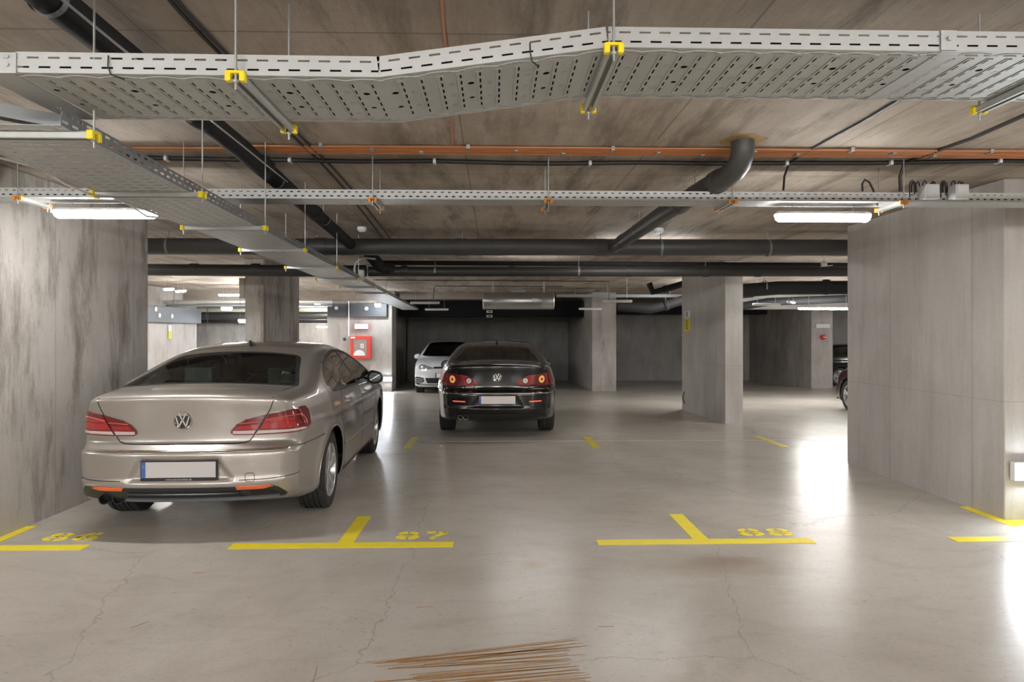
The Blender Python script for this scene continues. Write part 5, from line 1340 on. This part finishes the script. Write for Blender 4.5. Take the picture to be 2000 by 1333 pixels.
        ap = [(-.62, .335), (.62, .335), (.70, .30), (.60, .275), (-.60, .275), (-.70, .30)]
        car.patch('rear', ap, 'trim', 'lower_apron', t, off=.005, thick=.02, cell=.05)
        for sg in (1, -1):
            rp = [(.43, .512), (.62, .518), (.64, .530), (.62, .536), (.43, .530)]
            car.patch('rear', rp if sg > 0 else mirror(rp)[::-1], flat('self-glowing red reflector', (.85, .12, .08), .3, emit=(1, .15, .08), est=.03, var=.05), 'reflector', t, off=.008, thick=.01, cell=.05)  # emission gives the reflector its shine, though it is no lamp
        for x in (-.53, -.455):
            k = MB(); k.lathe([(.0, .06), (.030, .06), (.031, -.035), (.036, -.040), (.038, -.034), (.037, .16)], (x, .10, .285), 'y', 24); k.build('exhaust_tip', 'rod', t, smooth=True)
        q, n = surf(car, 'rear', -.36, .722)
        text_mesh('PASSAT CC', .034, 'chrome', 'badge_text', t, Matrix.Translation(Vector((-.37, q.y-.004, .722))) @ Matrix.Rotation(-.10, 4, 'Z') @ Matrix.Rotation(PI/2, 4, 'X'), extrude=.003, bold=True)
    # roof aerial
    k = MB(); k.add([(-.018, 1.62, 1.375), (.018, 1.62, 1.375), (.018, 1.74, 1.385), (-.018, 1.74, 1.385), (-.004, 1.56, 1.437), (.004, 1.56, 1.437), (.004, 1.60, 1.437), (-.004, 1.60, 1.437)],
                    [(0, 3, 2, 1), (4, 5, 6, 7), (0, 1, 5, 4), (1, 2, 6, 5), (2, 3, 7, 6), (3, 0, 4, 7)]); k.build('roof_aerial', 'trim', t, bevel=.004)
    MB().box(-.55, .55, .5, 4.3, .20, .24).build('underbody', 'interior', t)
    return t

car_cc = Car(CC)
CCSHELL = car_cc.shell(res=.02, openings=[('side', SIDE_CC), ('top', REARG_CC), ('top', WIND_CC)])
silver = build_cc('sedan', (-2.262, 4.95, 0), math.radians(1.8), 'silver_paint', 'champagne silver four-door sedan seen from behind, nearest car', True, 'glass')
black = build_cc('sedan', (.045, 9.78, 0), 0, 'black_paint', 'glossy black sedan seen from behind in the middle of the garage', False, 'glass_dark', pitch=-.020)
# interior odds and ends seen through the silver car's rear window

# ---------------- hatchbacks
HB = dict(L=4.27, arch=.355, axles=(.80, 3.43), crease=.82, k=.075, taper=.02,
    profile=[(.45,.20),(.20,.23),(.06,.28),(.01,.36),(.0,.46),(.01,.56),(.05,.62),(.08,.70),(.10,.85),(.12,.98),(.20,1.10),(.33,1.22),(.42,1.33),(.36,1.40),(.40,1.425),(.7,1.44),(1.2,1.455),(1.8,1.458),(2.2,1.44),(2.5,1.37),(2.8,1.23),(3.05,1.10),(3.22,1.01),(3.35,.985),
             (3.6,.945),(3.85,.885),(4.02,.82),(4.12,.75),(4.15,.70),(4.17,.62),(4.22,.55),(4.26,.46),(4.27,.36),(4.25,.26),(4.16,.20),(3.9,.18),(2.8,.17),(1.5,.17)],
    rear_bow=(.08, .14), front_bow=(.14, .24), crown=(.055, .075),
    plan=([-.3, 0, .3, .8, 1.6, 2.4, 3.0, 3.43, 3.9, 4.2, 4.5], [.84, .86, .88, .893, .895, .895, .895, .893, .875, .85, .82]),
    sect=([0, .20, .30, .42, .62, .80, .92, 1.00, 1.10, 1.20, 1.30, 1.38, 1.46, 1.7], [.93, .955, .978, .990, 1.0, .995, .975, .945, .885, .825, .76, .70, .62, .4]))
SIDE_HB = catmull([(.62, 1.04), (.60, 1.12), (.72, 1.28), (1.0, 1.345), (1.5, 1.365), (2.05, 1.35), (2.4, 1.28), (2.72, 1.12), (2.93, .99), (2.85, .965), (2.2, .975), (1.4, .99)], True, 5)
WIND_HB = catmull([(-.54, 2.33), (-.3, 2.28), (0, 2.26), (.3, 2.28), (.54, 2.33), (.62, 2.62), (.69, 2.95), (.71, 3.08), (.45, 3.18), (0, 3.22), (-.45, 3.18), (-.71, 3.08), (-.69, 2.95), (-.62, 2.62)], True, 4)
car_hb = Car(HB)
HBSHELL = car_hb.shell(res=.028, openings=[('side', SIDE_HB), ('top', WIND_HB)])
def build_hb(loc, rz, paintm, label, front=True, gm='glass_dark', pitch=0, group=None):
    car = car_hb; t = empty('hatchback', loc, label, 'car', group, rz); t.rotation_euler = (pitch, 0, rz)
    car.mesh_obj(*HBSHELL, 'body', paintm, t)
    greenhouse(car, t, SIDE_HB, None, WIND_HB, gm, pillars=(((1.75, 1.66), .05),), chrome=False)
    cabin(car, t, [('side', SIDE_HB), ('top', WIND_HB)], shelf=False, seat_y=(1.0, 1.8))
    for y in (.80, 3.43):
        arch_liner(t, y, .358)
        for s_ in (-1, 1): make_wheel(t, s_*.765, y, s_, .320, .22, .22, 5, 'twin')
    for s_ in (-1, 1): door_mirror(t, .84, 2.66, 1.0, s_, paintm)
    for sd in ('right', 'left'):
        for path in ([(1.72, .96), (1.76, .6), (1.72, .27)], [(2.86, .95), (2.86, .6), (2.76, .27)], [(.95, .97), (1.05, .72), (1.22, .45)]):
            car.ribbon(sd, catmull(path, False, 4), .006, 'gap', 'door_gap', t)
        car.ribbon(sd, [(1.2, .235), (3.02, .235)], .03, 'trim', 'sill', t, off=.003)
        for y in (1.25, 2.05):
            q, n = surf(car, sd, y, .86); s_ = 1 if sd == 'right' else -1
            k = MB(); k.obox(q+Vector((s_*.016, -.08, 0)), q+Vector((s_*.016, .08, 0)), .018, .02); k.build('door_handle', paintm, t, bevel=.004)
    # front end
    for sg in (1, -1):
        hl = [(.34, .690), (.36, .720), (.52, .755), (.72, .790), (.95, .800), (1.02, .76), (.96, .690), (.78, .662), (.55, .668)]
        o = car.patch('front', hl if sg > 0 else mirror(hl)[::-1], 'lens_smoke', 'headlamp', t, off=.004, thick=.015, cell=.05)
        for cx, rr in ((.82, .045), (.62, .030)):
            rg = [(cx+rr*1.2*math.cos(a), .728+rr*math.sin(a)) for a in [2*PI*i/16 for i in range(16)]]
            car.patch('front', rg if sg > 0 else mirror(rg)[::-1], 'chrome', 'projector', o, off=.007, thick=.003, cell=.04)
        vt = [(.56, .36), (.60, .45), (.90, .47), (1.10, .46), (1.12, .30), (.85, .275), (.64, .30)]
        o = car.patch('front', vt if sg > 0 else mirror(vt)[::-1], 'gap', 'side_intake', t, off=.002, thick=.004, cell=.05)
        for z in (.33, .375, .42): car.ribbon('front', [(sg*.60, z-.012), (sg*1.04, z)], .014, paintm, 'slat', o, off=.010, high=.008)
    gr = [(-.34, .692), (-.34, .742), (.34, .742), (.34, .692)]
    o = car.patch('front', gr, 'gap', 'grille', t, off=.003, thick=.01, cell=.06)
    for z in (.703, .722): car.ribbon('front', [(-.33, z), (.33, z)], .005, 'trim', 'grille_bar', o, off=.008)
    lo_ = [(-.46, .30), (-.54, .445), (.54, .445), (.46, .30)]
    o = car.patch('front', lo_, 'gap', 'lower_grille', t, off=.002, thick=.006, cell=.06)
    for z in (.33, .36, .39, .42): car.ribbon('front', [(-.47, z), (.47, z)], .006, 'trim', 'grille_bar', o, off=.006)
    car.ribbon('front', [(-1.1, .245), (-.6, .235), (.6, .235), (1.1, .245)], .03, paintm, 'front_lip', t, off=.012, high=.01)
    car.ribbon('front', [(-1.05, .272), (-.6, .262), (.6, .262), (1.05, .272)], .016, 'trim', 'front_lip_gap', t, off=.006)
    for sg in (1, -1): car.ribbon('top', [(sg*.68, 3.30), (sg*.63, 3.7), (sg*.42, 4.05)], .006, 'gap', 'bonnet_gap', t)
    q, n = surf(car, 'front', 0, .745)
    e = emblem(t, q+Vector((0, .004, 0)), 0, .055); e.rotation_euler = (0, 0, PI)
    q, n = surf(car, 'front', 0, .505)
    number_plate(t, Vector((0, q.y+.012, .515)), 0, .52, .112, face='plate_lit', out=1, txt='CT 6 WYJ' if False else 'CTR')
    # tail end
    for sg in (1, -1):
        tl = [(.52, .86), (.56, .97), (.85, 1.0), (1.15, .98), (1.2, .88), (.95, .84)]
        car.patch('rear', tl if sg > 0 else mirror(tl)[::-1], 'lens_red', 'tail_lamp', t, off=.005, thick=.012, cell=.05)
    rw = [(-.52, 1.08), (-.58, 1.10), (-.50, 1.30), (.50, 1.30), (.58, 1.10), (.52, 1.08)]
    car.patch('rear', rw, 'glass_dark', 'rear_window', t, off=.004, thick=.006, cell=.06)
    k = MB(); k.box(-.56, .56, .22, .42, 1.40, 1.425); k.build('roof_spoiler', paintm, t, bevel=.008)
    MB().box(-.52, .52, .45, 3.8, .19, .23).build('underbody', 'interior', t)
    return t
yg = 19.45
white = build_hb((-1.40, yg+4.27, floor_z(yg+4.27)), PI, 'white_paint', 'white hatchback facing the camera, half hidden behind the black sedan', pitch=0)
white.rotation_euler = (.018, 0, PI); white.scale = (1.03, 1.0, 1.06)
redc = build_hb((8.13, 10.35, floor_z(10.35)), 0, 'red_paint', 'dark red car, only its rear corner showing past the right pillar', pitch=-.022)
blk2 = build_hb((11.08, 24.0, floor_z(24.0)), -PI/2, 'black_paint', 'black car standing sideways beyond the far right wall end')
